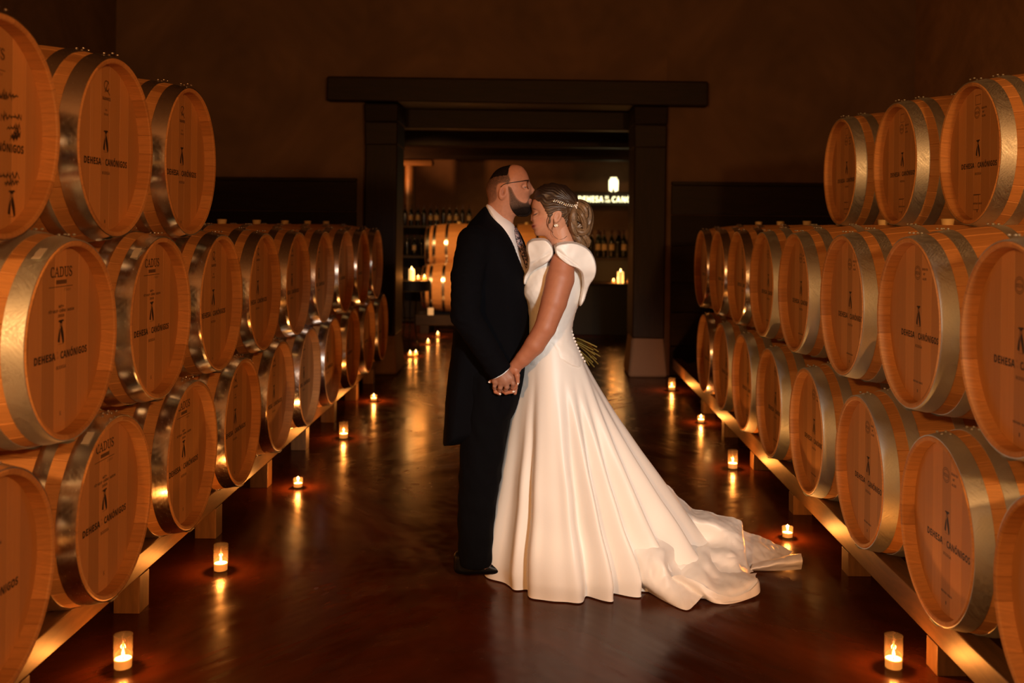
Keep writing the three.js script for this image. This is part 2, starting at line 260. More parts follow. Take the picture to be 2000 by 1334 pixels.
    if (kind === 4) [[58, 34, 16, 3], [60, 44, 18, 3.4], [66, 49, 11, 2.6], [69, 53, 8, 4], [16, 40, 18, 4], [20, 30, 14, 3], [54, 73, 22, 3], [64, 76, 12, 2.4], [40, 80, 16, 3], [42, 84, 10, 3], [18, 74, 16, 4], [22, 84, 14, 3]].forEach(([x, y, w, h], i) => scribble(c, x * N, y * N, w * N, h * N, i + 1));
    if (kind === 4) emblem(c, 70 * N, 86 * N, N / 7.2);
  });
}
const headTexs = [0, 1, 2, 3, 4].map(headTex);
M.head = headTexs.map((t) => std({ map: t, roughness: 0.58 }));
M.plainHead = std({ map: palegrain, roughness: 0.6 });
function barrel(label, group, x, y, z, opt = {}) {
  const face = x < 0 ? 1 : -1, b = thing('wine_barrel', label, 'barrel', [x - face * BL / 2, y - RB, z], face > 0 ? 0 : Math.PI, group);
  if (opt.turn !== undefined) { b.position.set(x, y - RB, z); b.rotation.y = opt.turn; }
    for (let i = 0; i < NS; i++) part('stave', staveGeo, M.stave[(i * 7 + (i * i) % 5 + (opt.print ?? 0)) % 4], b, [0, RB, 0], [i / NS * 2 * Math.PI, 0, 0]);
  for (const g of boardGeos) { part('head_board', g, M.head[opt.print ?? 2], b, [0, RB, 0]); if (opt.turn !== undefined) part('head_board', g, M.plainHead, b, [0, RB, 0], [0, Math.PI, 0]); }
  for (const g of hoopGeos) part('hoop', g, opt.dull ? M.hoopDull : M.hoopBright, b, [0, RB, 0]);
  part('bung', bungGeo, M.bung, b, [0, RB * 2 - 0.004, 0]).userData.label = 'pale stopper';
  if (opt.sticker) part('paper_label', labelGeo, M.paper, b, [BL / 2 - 0.036, RB, 0], [opt.sticker, 0, 0]).userData.label = 'small white paper label';
  return b;
}
const ORD = ['nearest', 'second', 'third', 'fourth', 'fifth', 'sixth', 'seventh', 'eighth', 'ninth', 'tenth', 'eleventh'];
const where = (side, tier, i) => `${ORD[i]} ${i ? 'from the front' : 'the camera'} in the ${side} ${tier} row`;
// left stack: tier heights, distances, head kinds
[2.60, 3.33, 4.08, 4.78, 5.49, 6.20, 6.91, 7.66, 8.41, 9.16].forEach((z, i) => barrel(`oak barrel with ${i < 3 ? 'maker name and logo' : 'cellar logo'}, ${where('left', 'bottom', i)}`, 'barrels in the left stack', -1.385, 0.545, -z, { print: i < 3 ? 0 : 1, dull: false, sticker: i === 1 ? 0.55 : 0 }));
[3.00, 3.71, 4.42, 5.13, 5.85, 6.58, 7.32, 8.05, 8.76].forEach((z, i) => barrel(`oak barrel with ${i < 2 ? 'maker name and logo' : 'cellar logo'}, ${where('left', 'middle', i)}`, 'barrels in the left stack', -1.38, 1.142, -z, { print: i < 2 ? 0 : 1, dull: i === 0, sticker: i < 2 ? 0.55 + 0.1 * i : 0 }));
[2.635, 3.345, 4.065].forEach((z, i) => barrel(`oak barrel with ${i ? 'cellar logo' : 'handwritten signatures'}, ${where('left', 'top', i)}`, 'barrels in the left stack', -1.40, 1.745, -z, { print: i ? 1 : 4 }));
// right stack
[1.82, 2.53, 3.25, 4.02, 4.80, 5.57, 6.29, 7.00, 7.71].forEach((z, i) => barrel(`oak barrel with ${i < 6 ? 'dull zinc hoops' : 'shiny hoops'}, ${i ? where('right', 'bottom', i) : 'cut by the lower right edge of the picture'}`, 'barrels in the right stack', 1.31, 0.522, -z, { print: 2, dull: i < 8 }));
[2.77, 3.51, 4.27, 5.06, 5.77, 6.48, 7.18, 7.88].forEach((z, i) => barrel(`oak barrel with ${i < 5 ? 'dull zinc hoops' : 'shiny hoops'}, ${where('right', 'middle', i)}`, 'barrels in the right stack', 1.31, 1.172, -z, { print: 2, dull: i < 5 }));
[[1.82, 4.20], [1.77, 4.93], [1.72, 5.65]].forEach(([x, z], i) => barrel(`oak barrel with visible stave seams, ${where('right', 'top', i)}`, 'barrels in the right stack', x, 1.822, -z, { print: 3, dull: true }));
// racks under the stacks
const RACKL = 8.6;
for (const [side, xs, zs, low, top] of [['left', [-1.545, -2.13], [1.96, 2.88, 3.80, 4.71, 5.62, 6.56, 7.48, 8.42, 9.3], 0.14, 0.226], ['right', [1.415, 2.0], [1.5, 2.42, 3.34, 4.29, 5.20, 6.15, 7.1, 8.0], 0.10, 0.204]]) {
  const t = thing('barrel_rack', `low pale wooden rack of beams on short blocks under the ${side} barrel stack`, 'rack'), postGeo = boxGeo(0.10, low + 0.002, 0.095, 0.003);
  for (const x of xs) part('beam', boxGeo(0.09, top - low, RACKL, 0.004), M.rack, t, [x, (low + top) / 2, -1.2 - RACKL / 2]);
  for (const z of zs) for (const x of xs) part('block', postGeo, M.rack, t, [x, low / 2 + 0.001, -z - 0.0475]);
}
// ---------------------------------------------------------------- candles
const flameGeo = lathe([[0.0005, 0], [0.004, 0.003], [0.0058, 0.008], [0.005, 0.015], [0.0028, 0.024], [0.0004, 0.034]], 12);
const glassGeo = (r, h) => lathe([[0.001, 0.006], [r * 0.93, 0.006], [r - 0.0022, 0.012], [r - 0.002, h - 0.001], [r - 0.0008, h], [r, h - 0.001], [r, 0.003], [r - 0.003, 0], [0.001, 0]], 32);
const tall = { glass: glassGeo(0.031, 0.116), wax: crisp([[0.001, 0.034], [0.016, 0.034], [0.027, 0.037], [0.0282, 0.035], [0.0282, 0.0075], [0.001, 0.0075]], 28), y: 0.036 };
const low = { glass: glassGeo(0.027, 0.056), wax: crisp([[0.001, 0.026], [0.016, 0.026], [0.0225, 0.028], [0.0242, 0.026], [0.0242, 0.0075], [0.001, 0.0075]], 28), y: 0.028 };
const wickGeo = new THREE.CylinderGeometry(0.0008, 0.001, 0.012, 6);
function votive(label, kind, x, z, power = 1, y = 0, flame = 1) {
  const t = thing('votive_candle', label, 'candle', [x, y, z]), k = kind === 'tall' ? tall : low;
  part('glass', k.glass, M.votiveGlass, t); part('wax', k.wax, M.wax, t); part('wick', wickGeo, M.wick, t, [0, k.y + 0.004, 0]);
  const f = part('flame', flameGeo, M.flame, t, [0, k.y + 0.006, 0]); f.scale.set(flame, flame, flame); f.castShadow = false;
  lampLight(CANDLE, power, [0, k.y + 0.017, 0], 0.4, t); return t;
}
const onFloor = (px, py) => { const a = px - CX, b = py - CY, c = Math.cos(ROLL), s = Math.sin(ROLL), d = FOCAL * EYE / (b * c - a * s); return [(a * c + b * s) * d / FOCAL, -d]; };
const CP = 0.28;
[['tall glass votive candle on the floor, nearest one along the left rack', 'tall', 240, 1307], ['tall glass votive candle, second from the front along the left rack', 'tall', 431, 1116], ['low glass tealight, third from the front along the left rack', 'low', 582, 953],
 ['tall glass votive candle, fourth from the front along the left rack', 'tall', 671, 857], ['low glass tealight near the far blocks of the left rack', 'low', 730, 784],
 ['tall glass votive candle on the floor, nearest one along the right rack', 'tall', 1745, 1307], ['low glass tealight on the floor just behind the end of the train', 'low', 1538, 1051], ['tall glass votive candle, third from the front along the right rack', 'tall', 1431, 916],
 ['low glass tealight, fourth from the front along the right rack', 'low', 1369, 826], ['tall glass votive candle in front of the right doorway post', 'tall', 1312, 763]].forEach(([l, k, px, py]) => { const [x, z] = onFloor(px, py); votive(l, k, x, z, CP); });
// ---------------------------------------------------------------- the room behind the doorway
const far = (px, py, d) => { const a = px - CX, b = py - CY, c = Math.cos(ROLL), s = Math.sin(ROLL); return [(a * c + b * s) * d / FOCAL, EYE - (b * c - a * s) * d / FOCAL, -d]; };
for (const [i, z] of [[0, -10.80], [1, -13.2], [2, -15.75]]) tag(part('ceiling_beam', boxGeo(6.6, 0.28, 0.24, 0.015), M.timber, scene, [-0.2, 2.67, z]), `dark ceiling beam seen through the doorway, ${['nearest', 'middle', 'farthest'][i]} of three`, 'beam');
{
  const t = thing('timber_column', 'slender lit timber column with a bracket capital far inside the doorway on the left', 'column', [-1.98, 0, -15.75]);
  part('shaft', crisp([[0.092, 0], [0.085, 2.42]], 20), M.rack, t);
  part('capital', boxGeo(0.62, 0.10, 0.20, 0.035, 3), M.rack, t, [0.06, 2.47, 0]);
}
// oak barrels lying across the far room
M.farHead = M.plainHead;
[[-1.10, 0.62, -14.0, 'lower barrel of the far stack beyond the groom, left end', 2], [-1.10, 1.165, -14.42, 'upper barrel of the far stack beyond the groom, left end', 2], [-0.12, 0.62, -14.0, 'lower barrel of the far stack hidden behind the couple', 2], [-0.12, 1.165, -14.42, 'upper barrel of the far stack glimpsed between the two faces', 2]]
  .forEach(([x, y, z, l]) => barrel('oak ' + l, 'barrels in the far room', x, y, z, { print: 2, turn: Math.PI }));
{
  const t = thing('barrel_rack', 'low rack with a pale wedge under the far barrels', 'rack');
  for (const z of [-13.72, -14.3]) part('beam', boxGeo(2.1, 0.14, 0.10, 0.004), M.timber, t, [-0.6, 0.18, z]);
  for (const x of [-1.5, -0.6, 0.3]) part('block', boxGeo(0.12, 0.11, 0.75, 0.004), M.timber, t, [x, 0.055, -14.0]);
  part('wedge', boxGeo(0.08, 0.10, 0.05, 0.004), M.paper, t, [-1.42, 0.30, -13.68]).userData.label = 'small pale wedge';
}
// wine bottles: lathed glass with a label band and capsule
M.bottle = phys({ color: 0x0d120b, roughness: 0.12, clearcoat: 0.6, clearcoatRoughness: 0.1 });
M.capsule = std({ color: 0x3a1a12, roughness: 0.4, metalness: 0.3 });
M.labelCream = std({ color: 0x9c8460, roughness: 0.8 });
const bottleGeo = lathe([[0.001, 0], [0.042, 0.001], [0.0455, 0.006], [0.0455, 0.22], [0.042, 0.25], [0.030, 0.278], [0.0185, 0.30], [0.0160, 0.33], [0.0155, 0.385], [0.018, 0.388], [0.018, 0.40], [0.001, 0.40]], 20);
const capsuleGeo = lathe([[0.0172, 0.335], [0.0168, 0.385], [0.0192, 0.388], [0.0192, 0.401], [0.001, 0.402]], 16);
const bottleLabel = new THREE.CylinderGeometry(0.0462, 0.0462, 0.09, 20, 1, true, -0.9, 1.8); bottleLabel.translate(0, 0.15, 0);
function bottle(label, group, x, y, z, paper = true, s = 1) { const b = thing('wine_bottle', label, 'bottle', [x, y, z], 0, group); b.scale.set(s, s, s); part('body', bottleGeo, M.bottle, b); part('capsule', capsuleGeo, M.capsule, b); if (paper) part('paper_label', bottleLabel, M.labelCream, b).userData.label = 'cream paper label'; return b; }
{
  const t = thing('wine_rack', 'dark wine rack behind the far barrels inside the doorway', 'rack');
  for (const y of [0.04, 0.52, 1.0, 1.46]) part('shelf', boxGeo(1.24, 0.035, 0.36, 0.004), M.timber, t, [-1.55, y, -15.25]);
  for (const x of [-2.15, -1.55, -0.95]) for (const z of [-15.09, -15.41]) part('upright', boxGeo(0.05, 1.48, 0.04, 0.004), M.timber, t, [x, 0.74, z]);
  part('back_panel', boxGeo(1.24, 1.42, 0.02, 0), M.timber2, t, [-1.55, 0.73, -15.44]);
  const nth = ['first', 'second', 'third', 'fourth', 'fifth', 'sixth', 'seventh', 'eighth', 'ninth', 'tenth', 'eleventh', 'twelfth'];
  for (let i = 0; i < 12; i++) bottle(`dark wine bottle on top of the wine rack, ${nth[i]} from the left`, 'bottles on the wine rack', -2.09 + i * 0.098, 1.478, -15.2 - (i % 2) * 0.05, i % 3 !== 1, 0.8);
  for (let i = 0; i < 5; i++) bottle(`dark wine bottle on the rack upper shelf, ${nth[i]} from the left`, 'bottles on the upper shelf of the wine rack', -2.06 + i * 0.11, 1.018, -15.2, i % 2 === 0, 0.8);
}
// back bar with bottles and the glowing sign
{
  const t = thing('bar_counter', 'dark back bar with a shelf of bottles under the glowing sign', 'counter');
  part('front_panel', boxGeo(2.2, 1.0, 0.04, 0.004), M.black, t, [1.5, 0.5, -14.52]);
  part('worktop', boxGeo(2.26, 0.04, 0.52, 0.006), M.timber, t, [1.5, 1.02, -14.76]);
  for (const x of [0.42, 2.58]) part('side_panel', boxGeo(0.04, 1.0, 0.46, 0.004), M.black, t, [x, 0.5, -14.77]);
  [0.62, 0.74, 0.83, 0.93, 1.02, 1.13, 1.22, 1.31, 1.40, 1.5].forEach((x, i) => bottle(`large dark wine bottle on the back bar, ${ORD[i].replace('nearest', 'first')} from the left`, 'bottles on the back bar', x, 1.04, -14.62 - (i % 2) * 0.03, i % 2 === 1 || i === 4, 1));
  for (const [k, x] of [0.70, 0.98, 1.27, 1.45].entries()) bottle(`plain wine bottle in the rear line on the back bar, ${ORD[k].replace('nearest', 'first')} from the left`, 'bottles in the second line on the back bar', x, 1.04, -14.88, false, 0.95);
  const s = thing('wall_shelf', 'dark wall shelf behind the back bar, just under the sign', 'shelf');
  part('board', boxGeo(2.0, 0.22, 0.12, 0.006), M.timber, s, [1.55, 1.945, -16.2]); for (const x of [0.75, 2.3]) part('bracket', boxGeo(0.05, 0.22, 0.32, 0.004), M.timber, s, [x, 1.93, -16.42]);
}
{
  const font = await new FontLoader().loadAsync('fonts/droid/droid_sans_bold.typeface.json');
  M.neon = std({ color: 0x2a2416, emissive: new THREE.Color().setRGB(1, 0.88, 0.45), emissiveIntensity: 3 });
  const t = thing('lit_sign', 'glowing cellar name lettering with a small glowing emblem above it', 'sign', [0, 0, -16.10]);
  const W0 = 0.685, H = 0.094; let x = W0;
  const word = (str, size, y, gap) => { for (const ch of str) { const g = new TextGeometry(ch, { font, size, depth: 0.03, curveSegments: 4, bevelEnabled: false }); g.scale(0.84, 1, 1); g.computeBoundingBox(); const w = g.boundingBox.max.x; part('letter', g, M.neon, t, [x, y, 0]); x += w + gap; } };
  word('DEHESA', H, 1.885, 0.008); x += 0.02;
  const xs = x; word('DE', H * 0.40, 1.945, 0.004); x = xs; word('LOS', H * 0.40, 1.885, 0.004); x += 0.02; word('CANÓNIGOS', H, 1.885, 0.008);
  const e = [[[-0.055, 0.235], [0.055, 0.235], [0.05, 0.205], [-0.05, 0.205]], [[-0.08, 0.195], [0.08, 0.195], [0.085, 0.15], [0.08, 0.01], [0.03, -0.01], [0.012, 0.06], [-0.012, 0.06], [-0.035, -0.01], [-0.08, 0.01], [-0.085, 0.15]]];
  for (const p of e) { const s = new THREE.Shape(p.map(([a, b]) => new THREE.Vector2(a, b))); const g = new THREE.ExtrudeGeometry(s, { depth: 0.03, bevelEnabled: true, bevelSize: 0.006, bevelThickness: 0.005, bevelSegments: 2 }); part('emblem', g, M.neon, t, [1.262, 2.07, 0]).scale.set(0.84, 0.9, 1); }
  const r = new THREE.RectAreaLight(new THREE.Color().setRGB(1, 0.80, 0.30), 0.5, 1.2, 0.12); r.position.set(1.3, 1.94, -16.0); r.lookAt(1.3, 1.9, -10); r.name = 'sign_light'; scene.add(r);
}
// tables with pillar candles
const pillarGeo = crisp([[0.001, 0.122], [0.014, 0.122], [0.030, 0.13], [0.0345, 0.127], [0.035, 0.0], [0.001, 0.0]], 24);
function pillar(label, x, y, z, p = 0.5, s = 1) { const t = thing('pillar_candle', label, 'candle', [x, y, z]); t.scale.set(s, s, s); part('wax', pillarGeo, M.waxLit, t); part('wick', wickGeo, M.wick, t, [0, 0.128, 0]); const f = part('flame', flameGeo, M.flame, t, [0, 0.13, 0]); f.castShadow = false; lampLight(CANDLE, p, [0, 0.147, 0], 0.4, t); }
M.waxLit = std({ color: 0xf6ead2, roughness: 0.5, emissive: new THREE.Color().setRGB(1, 0.55, 0.16), emissiveIntensity: 0.9 });
{
  const t = thing('cocktail_table', 'tall round black cocktail table on thin legs beside the left doorway post', 'table', [-1.45, 0, -11.62]);
  part('table_top', crisp([[0.001, 0.845], [0.235, 0.845], [0.24, 0.84], [0.24, 0.735], [0.22, 0.72], [0.001, 0.72]], 40), M.black, t);
  for (let i = 0; i < 3; i++) { const a = i * 2.094 + 0.4; part('leg', tube([V(Math.cos(a) * 0.10, 0.73, Math.sin(a) * 0.10), V(Math.cos(a) * 0.07, 0.35, Math.sin(a) * 0.07), V(Math.cos(a) * 0.13, 0.005, Math.sin(a) * 0.13)], 0.008, 16, 6), M.iron, t); }
  pillar('white pillar candle on the cocktail table by the left post', -1.43, 0.846, -11.58, 0.25); 
  votive('low tealight on the cocktail table, right of the pillar candle', 'low', -1.345, -11.50, 0.3, 0.846); votive('low tealight on the cocktail table, at its right rim', 'low', -1.285, -11.62, 0.3, 0.846);
  const u = thing('console_table', 'black draped console table inside the doorway on the right', 'table', [0.95, 0, -13.9]);
  part('drape', boxGeo(1.16, 0.685, 0.50, 0.01), M.black, u, [0, 0.3425, 0]); part('table_top', boxGeo(1.20, 0.025, 0.54, 0.006), M.timber, u, [0, 0.698, 0]);
  pillar('white pillar candle on the console table by the right post', 1.185, 0.711, -13.72, 0.25, 1.25); votive('low tealight on the console table, left of the pillar candle', 'low', 1.09, -13.72, 0.3, 0.711); votive('low tealight on the console table, right of the pillar candle', 'low', 1.30, -13.70, 0.15, 0.711);
}
[['low tealight on the far floor, left one of two close to the groom', 836, 673], ['low tealight on the far floor, right one of two close to the groom', 855, 658], ['low tealight on the far floor right of the bride', 1184, 637], ['low tealight under the cocktail table, left of the pair', 801, 697], ['low tealight under the cocktail table, right of the pair', 812, 696]].forEach(([l, px, py]) => { const [x, z] = onFloor(px, py); votive(l, 'low', x, z, 0.16, 0, 1.25); });
// small ceiling spotlights in the far room, hidden by the lintel, light the barrels; the end wall one is added, unseen
for (const [x, z, tx, ty, tz, p, a, w] of [[-2.2, -11.15, -0.85, 0.95, -14.1, 46, 0.5, 'beside the left post, aimed at the far barrels'], [2.4, -15.2, 0.8, 1.4, -16.6, 3, 0.9, 'at the right, added to brighten the end wall']]) {
  const t = thing('ceiling_spotlight', `small black ceiling spotlight ${w}`, 'spotlight', [x, 2.70, z], 0, 'ceiling spotlights');
  part('housing', crisp([[0.001, 0.07], [0.03, 0.07], [0.035, 0.06], [0.035, -0.02], [0.033, -0.02], [0.031, 0.0]], 20), M.iron, t);
  part('lens', new THREE.CylinderGeometry(0.03, 0.03, 0.004, 20), M.lampGlow ??= std({ color: 0x221100, emissive: new THREE.Color().setRGB(1, 0.45, 0.13), emissiveIntensity: 6 }), t, [0, -0.004, 0]);
  spot(new THREE.Color().setRGB(1, 0.46, 0.13), p, [x, 2.685, z], [tx, ty, tz], a, 0.6, 1.5);
}
{
  const t = thing('wall_lantern', 'small warm lantern on the left wall of the far room, hidden by the doorway', 'lantern', [-2.75, 1.95, -15.0]);
  part('globe', new THREE.SphereGeometry(0.07, 20, 14), std({ color: 0x331a08, emissive: new THREE.Color().setRGB(1, 0.36, 0.10), emissiveIntensity: 8 }), t);
  part('bracket', boxGeo(1.46, 0.03, 0.03, 0.004), M.iron, t, [-0.77, 0, 0]);
  lampLight(new THREE.Color().setRGB(1, 0.36, 0.10), 0.4, [0, 0, 0], 3, t); spot(new THREE.Color().setRGB(1, 0.36, 0.10), 9, [-2.68, 1.97, -15.07], [-1.85, 2.5, -15.75], 0.5, 0.7, 2);  // the spot is an unseen extra, added to brighten the column capital
}
for (const [x, y, z] of CELLAR_LAMPS) {                                      // the cellar lamps behind the camera
  const t = thing('cellar_lamp', `warm glass globe cellar lamp hanging behind the camera on the ${x < 0 ? 'left' : 'right'}`, 'lamp', [x, y, z], 0, 'cellar lamps');
  part('globe', new THREE.SphereGeometry(0.11, 24, 16), M.globe ??= std({ color: 0x331a08, emissive: WARM, emissiveIntensity: 20 }), t);
  part('rod', new THREE.CylinderGeometry(0.012, 0.012, HT - y - 0.11, 8), M.iron, t, [0, 0.11 + (HT - y - 0.11) / 2, 0]);
}
{
  const [kx, ky, kz] = KEY_AT, t = thing('video_light', 'photographer video light on a black tripod stand behind the camera', 'light', [kx, 0, kz + 0.12]);
  part('pole', new THREE.CylinderGeometry(0.014, 0.014, ky - 0.12, 10), M.iron, t, [0, (ky - 0.12) / 2 + 0.06, 0]);
  for (let i = 0; i < 3; i++) part('leg', tube([V(0, 0.5, 0), V(Math.cos(i * 2.1) * 0.38, 0.01, Math.sin(i * 2.1) * 0.38)], 0.01, 4, 6), M.iron, t);
  part('housing', boxGeo(0.24, 0.24, 0.06, 0.01), M.iron, t, [0, ky, 0]);
  part('panel', boxGeo(0.21, 0.21, 0.008, 0.002), M.panelGlow = std({ color: 0x222222, emissive: KEY, emissiveIntensity: 5 }), t, [0, ky, -0.036]);
}
// ---------------------------------------------------------------- modelling kit for bodies and clothes: distance fields meshed by surface nets
function nets(f, lo, hi, cell, skipK = 3) {
  const n = [0, 1, 2].map((k) => Math.ceil((hi[k] - lo[k]) / cell) + 1), [nx, ny, nz] = n, A = new Float32Array(nx * ny * nz).fill(1), B = 6;
  for (let bi = 0; bi < nx; bi += B) for (let bj = 0; bj < ny; bj += B) for (let bk = 0; bk < nz; bk += B) {
    const h = B * cell / 2, c = f(lo[0] + bi * cell + h, lo[1] + bj * cell + h, lo[2] + bk * cell + h), skip = Math.abs(c) > h * 1.732 * skipK + cell;
    for (let i = bi; i < Math.min(nx, bi + B); i++) for (let j = bj; j < Math.min(ny, bj + B); j++) for (let k = bk; k < Math.min(nz, bk + B); k++)
      A[(i * ny + j) * nz + k] = skip ? c : f(lo[0] + i * cell, lo[1] + j * cell, lo[2] + k * cell);
  }
  const id = new Int32Array(nx * ny * nz).fill(-1), pos = [], ix = (i, j, k) => (i * ny + j) * nz + k;
  for (let i = 0; i < nx - 1; i++) for (let j = 0; j < ny - 1; j++) for (let k = 0; k < nz - 1; k++) {
    const b = ix(i, j, k), v = [A[b], A[b + ny * nz], A[b + nz], A[b + ny * nz + nz], A[b + 1], A[b + ny * nz + 1], A[b + nz + 1], A[b + ny * nz + nz + 1]];
    let m = 0; for (let q = 0; q < 8; q++) if (v[q] < 0) m++; if (m === 0 || m === 8) continue;
    let x = 0, y = 0, z = 0, c = 0;
    for (let a = 0; a < 8; a++) for (const s of [1, 2, 4]) { const e = a | s; if (e === a || (v[a] < 0) === (v[e] < 0)) continue; const t = v[a] / (v[a] - v[e]); x += (a & 1) + (s === 1 ? t : 0); y += (a >> 1 & 1) + (s === 2 ? t : 0); z += (a >> 2) + (s === 4 ? t : 0); c++; }
    id[b] = pos.length / 3; pos.push(lo[0] + (i + x / c) * cell, lo[1] + (j + y / c) * cell, lo[2] + (k + z / c) * cell);
  }
  const idx = [], quad = (a, b, c, d, flip) => { if (a < 0 || b < 0 || c < 0 || d < 0) return; flip ? idx.push(a, c, b, b, c, d) : idx.push(a, b, c, b, d, c); };
  for (let i = 1; i < nx - 1; i++) for (let j = 1; j < ny - 1; j++) for (let k = 1; k < nz - 1; k++) {
    const b = ix(i, j, k), s = A[b] < 0;
    if (s !== A[b + ny * nz] < 0) quad(id[ix(i, j - 1, k - 1)], id[ix(i, j, k - 1)], id[ix(i, j - 1, k)], id[b], !s);
    if (s !== A[b + nz] < 0) quad(id[ix(i - 1, j, k - 1)], id[ix(i, j, k - 1)], id[ix(i - 1, j, k)], id[b], s);
    if (s !== A[b + 1] < 0) quad(id[ix(i - 1, j - 1, k)], id[ix(i, j - 1, k)], id[ix(i - 1, j, k)], id[b], !s);
  }
  const g = new THREE.BufferGeometry(); g.setAttribute('position', new THREE.Float32BufferAttribute(pos, 3)); g.setIndex(idx); g.computeVertexNormals(); return g;
}
function paint(g, fn) { const p = g.attributes.position, c = new Float32Array(p.count * 3), n = g.attributes.normal; for (let i = 0; i < p.count; i++) c.set(fn(p.getX(i), p.getY(i), p.getZ(i), n.getZ(i)), i * 3); g.setAttribute('color', new THREE.BufferAttribute(c, 3)); return g; }
const smin = (a, b, k) => { const h = Math.max(k - Math.abs(a - b), 0) / k; return Math.min(a, b) - h * h * k * 0.25; };
const smax = (a, b, k) => -smin(-a, -b, k);
function cone(a, b, r1, r2) {                                              // capsule whose radius runs from r1 to r2
  const dx = b.x - a.x, dy = b.y - a.y, dz = b.z - a.z, L = dx * dx + dy * dy + dz * dz || 1e-9;
  return (x, y, z) => { const px = x - a.x, py = y - a.y, pz = z - a.z, t = clamp((px * dx + py * dy + pz * dz) / L); return Math.hypot(px - t * dx, py - t * dy, pz - t * dz) - mix(r1, r2, t); };
}
function chain(list, k = 0.004) {                                           // [px, py, near, radius] joints
  const fs = []; for (let i = 0; i + 1 < list.length; i++) fs.push(cone(at(...list[i]), at(...list[i + 1]), list[i][3], list[i + 1][3]));
  return (x, y, z) => { let d = fs[0](x, y, z); for (let i = 1; i < fs.length; i++) d = smin(d, fs[i](x, y, z), k); return d; };
}
const blob = (c, r, rot = 0) => { const cs = Math.cos(rot), sn = Math.sin(rot), m = Math.min(...r); return (x, y, z) => { const dx = x - c.x, dy = y - c.y, a = (dx * cs + dy * sn) / r[0], b = (-dx * sn + dy * cs) / r[1], e = (z - c.z) / r[2]; return (Math.hypot(a, b, e) - 1) * m; }; };
const union = (k, ...fs) => (x, y, z) => { let d = fs[0](x, y, z); for (let i = 1; i < fs.length; i++) d = smin(d, fs[i](x, y, z), k); return d; };
function outline(pts, near = 0, smooth = 4) {                                // picture outline -> smooth closed outline in metres, with a distance function (positive inside)
  const c = new THREE.CatmullRomCurve3(pts.map(([x, y]) => at(x, y, near)), true, 'centripetal'), q = c.getPoints(pts.length * smooth), X = q.map((p) => p.x), Y = q.map((p) => p.y), n = q.length - 1;
  const f = (x, y) => {
    let d = 1e9, inside = false;
    for (let i = 0, j = n - 1; i < n; j = i++) {
      const ex = X[j] - X[i], ey = Y[j] - Y[i], wx = x - X[i], wy = y - Y[i], t = clamp((wx * ex + wy * ey) / (ex * ex + ey * ey || 1e-12)), dx = wx - ex * t, dy = wy - ey * t;
      d = Math.min(d, dx * dx + dy * dy);
      if ((Y[i] > y) !== (Y[j] > y) && x < ex * (y - Y[i]) / ey + X[i]) inside = !inside;
    }
    return Math.sqrt(d) * (inside ? 1 : -1);
  };
  f.box = [Math.min(...X), Math.min(...Y), Math.max(...X), Math.max(...Y)];
  const memo = new Map();
  const g = (x, y) => { const key = x * 7919.13 + y * 104729.7; let v = memo.get(key); if (v === undefined) { if (memo.size > 400000) memo.clear(); memo.set(key, v = f(x, y)); } return v; };
  g.box = f.box; return g;
}
function inflate(o, zc, W, T, mod = null) {                                  // rounds an outline out to the sides: half width W reached T inside the edge
  return (x, y, z) => {
    const t = o(x, y), az = Math.abs(z - zc); if (t <= 0) return Math.hypot(t, az * 0.5) + 1e-5;
    const Tm = typeof T === 'function' ? T(x, y) : T, s = Math.min(1, t / Tm), w = (typeof W === 'function' ? W(x, y) : W) * Math.sqrt(s * (2 - s)) * (mod ? mod(x, y, z) : 1);
    return az < w ? -Math.min(t, w - az) : az - w;
  };
}
function uvPlanar(g, s = 1) { const p = g.attributes.position, uv = new Float32Array(p.count * 2); for (let i = 0; i < p.count; i++) uv.set([p.getX(i) * s, p.getY(i) * s], i * 2); g.setAttribute('uv', new THREE.BufferAttribute(uv, 2)); return g; }
const joinBody = (...gs) => mergeGeometries(gs.map((g) => { for (const n in g.attributes) if (!['position', 'normal', 'color'].includes(n)) g.deleteAttribute(n); return g; }));
const F7 = (cx, cy) => [900 + cx / 7.02, 310 + cy / 7.02];                   // positions read off the enlarged faces
const H11 = (cx, cy) => [930 + cx / 11.115, 680 + cy / 11.115];              // positions read off the enlarged hands
M.skin = phys({ vertexColors: true, roughness: 0.52, sheen: 0.15, sheenRoughness: 0.5 });
M.suit = phys({ color: 0x06060a, roughness: 0.9, specularIntensity: 0.2 });
M.trouser = phys({ color: 0x060609, roughness: 0.92, specularIntensity: 0.2 });
M.shirt = std({ color: 0xe9e4e2, roughness: 0.75 });
M.leather = phys({ color: 0x080707, roughness: 0.4, specularIntensity: 0.5 });
M.nail = phys({ color: 0xf6efe6, roughness: 0.2, clearcoat: 0.8 });
M.silver = std({ color: 0xe8e0cc, metalness: 0.9, roughness: 0.25 });
M.pearl = phys({ color: 0xf5eee0, roughness: 0.2, clearcoat: 0.6, sheen: 0.4 });
const satinBump = dataTex(256, (u, v) => [0.5 + 0.3 * noise3(Math.cos(u * 6.283) * 9, v * 60, Math.sin(u * 6.283) * 9) + 0.2 * tileN(u, v, 30, 2)]);
satinBump.repeat.set(3, 3);
M.satin = phys({ color: new THREE.Color().setRGB(0.86, 0.82, 0.77), roughness: 0.42, sheen: 0.35, sheenColor: new THREE.Color().setRGB(1, 0.95, 0.9), sheenRoughness: 0.4, bumpMap: satinBump, bumpScale: 0.00010, side: THREE.DoubleSide });
const hash = (x, y, z, s) => noise3(x * s, y * s, z * s);
const lerp3 = (a, b, t) => a.map((v, i) => mix(v, b[i], t));

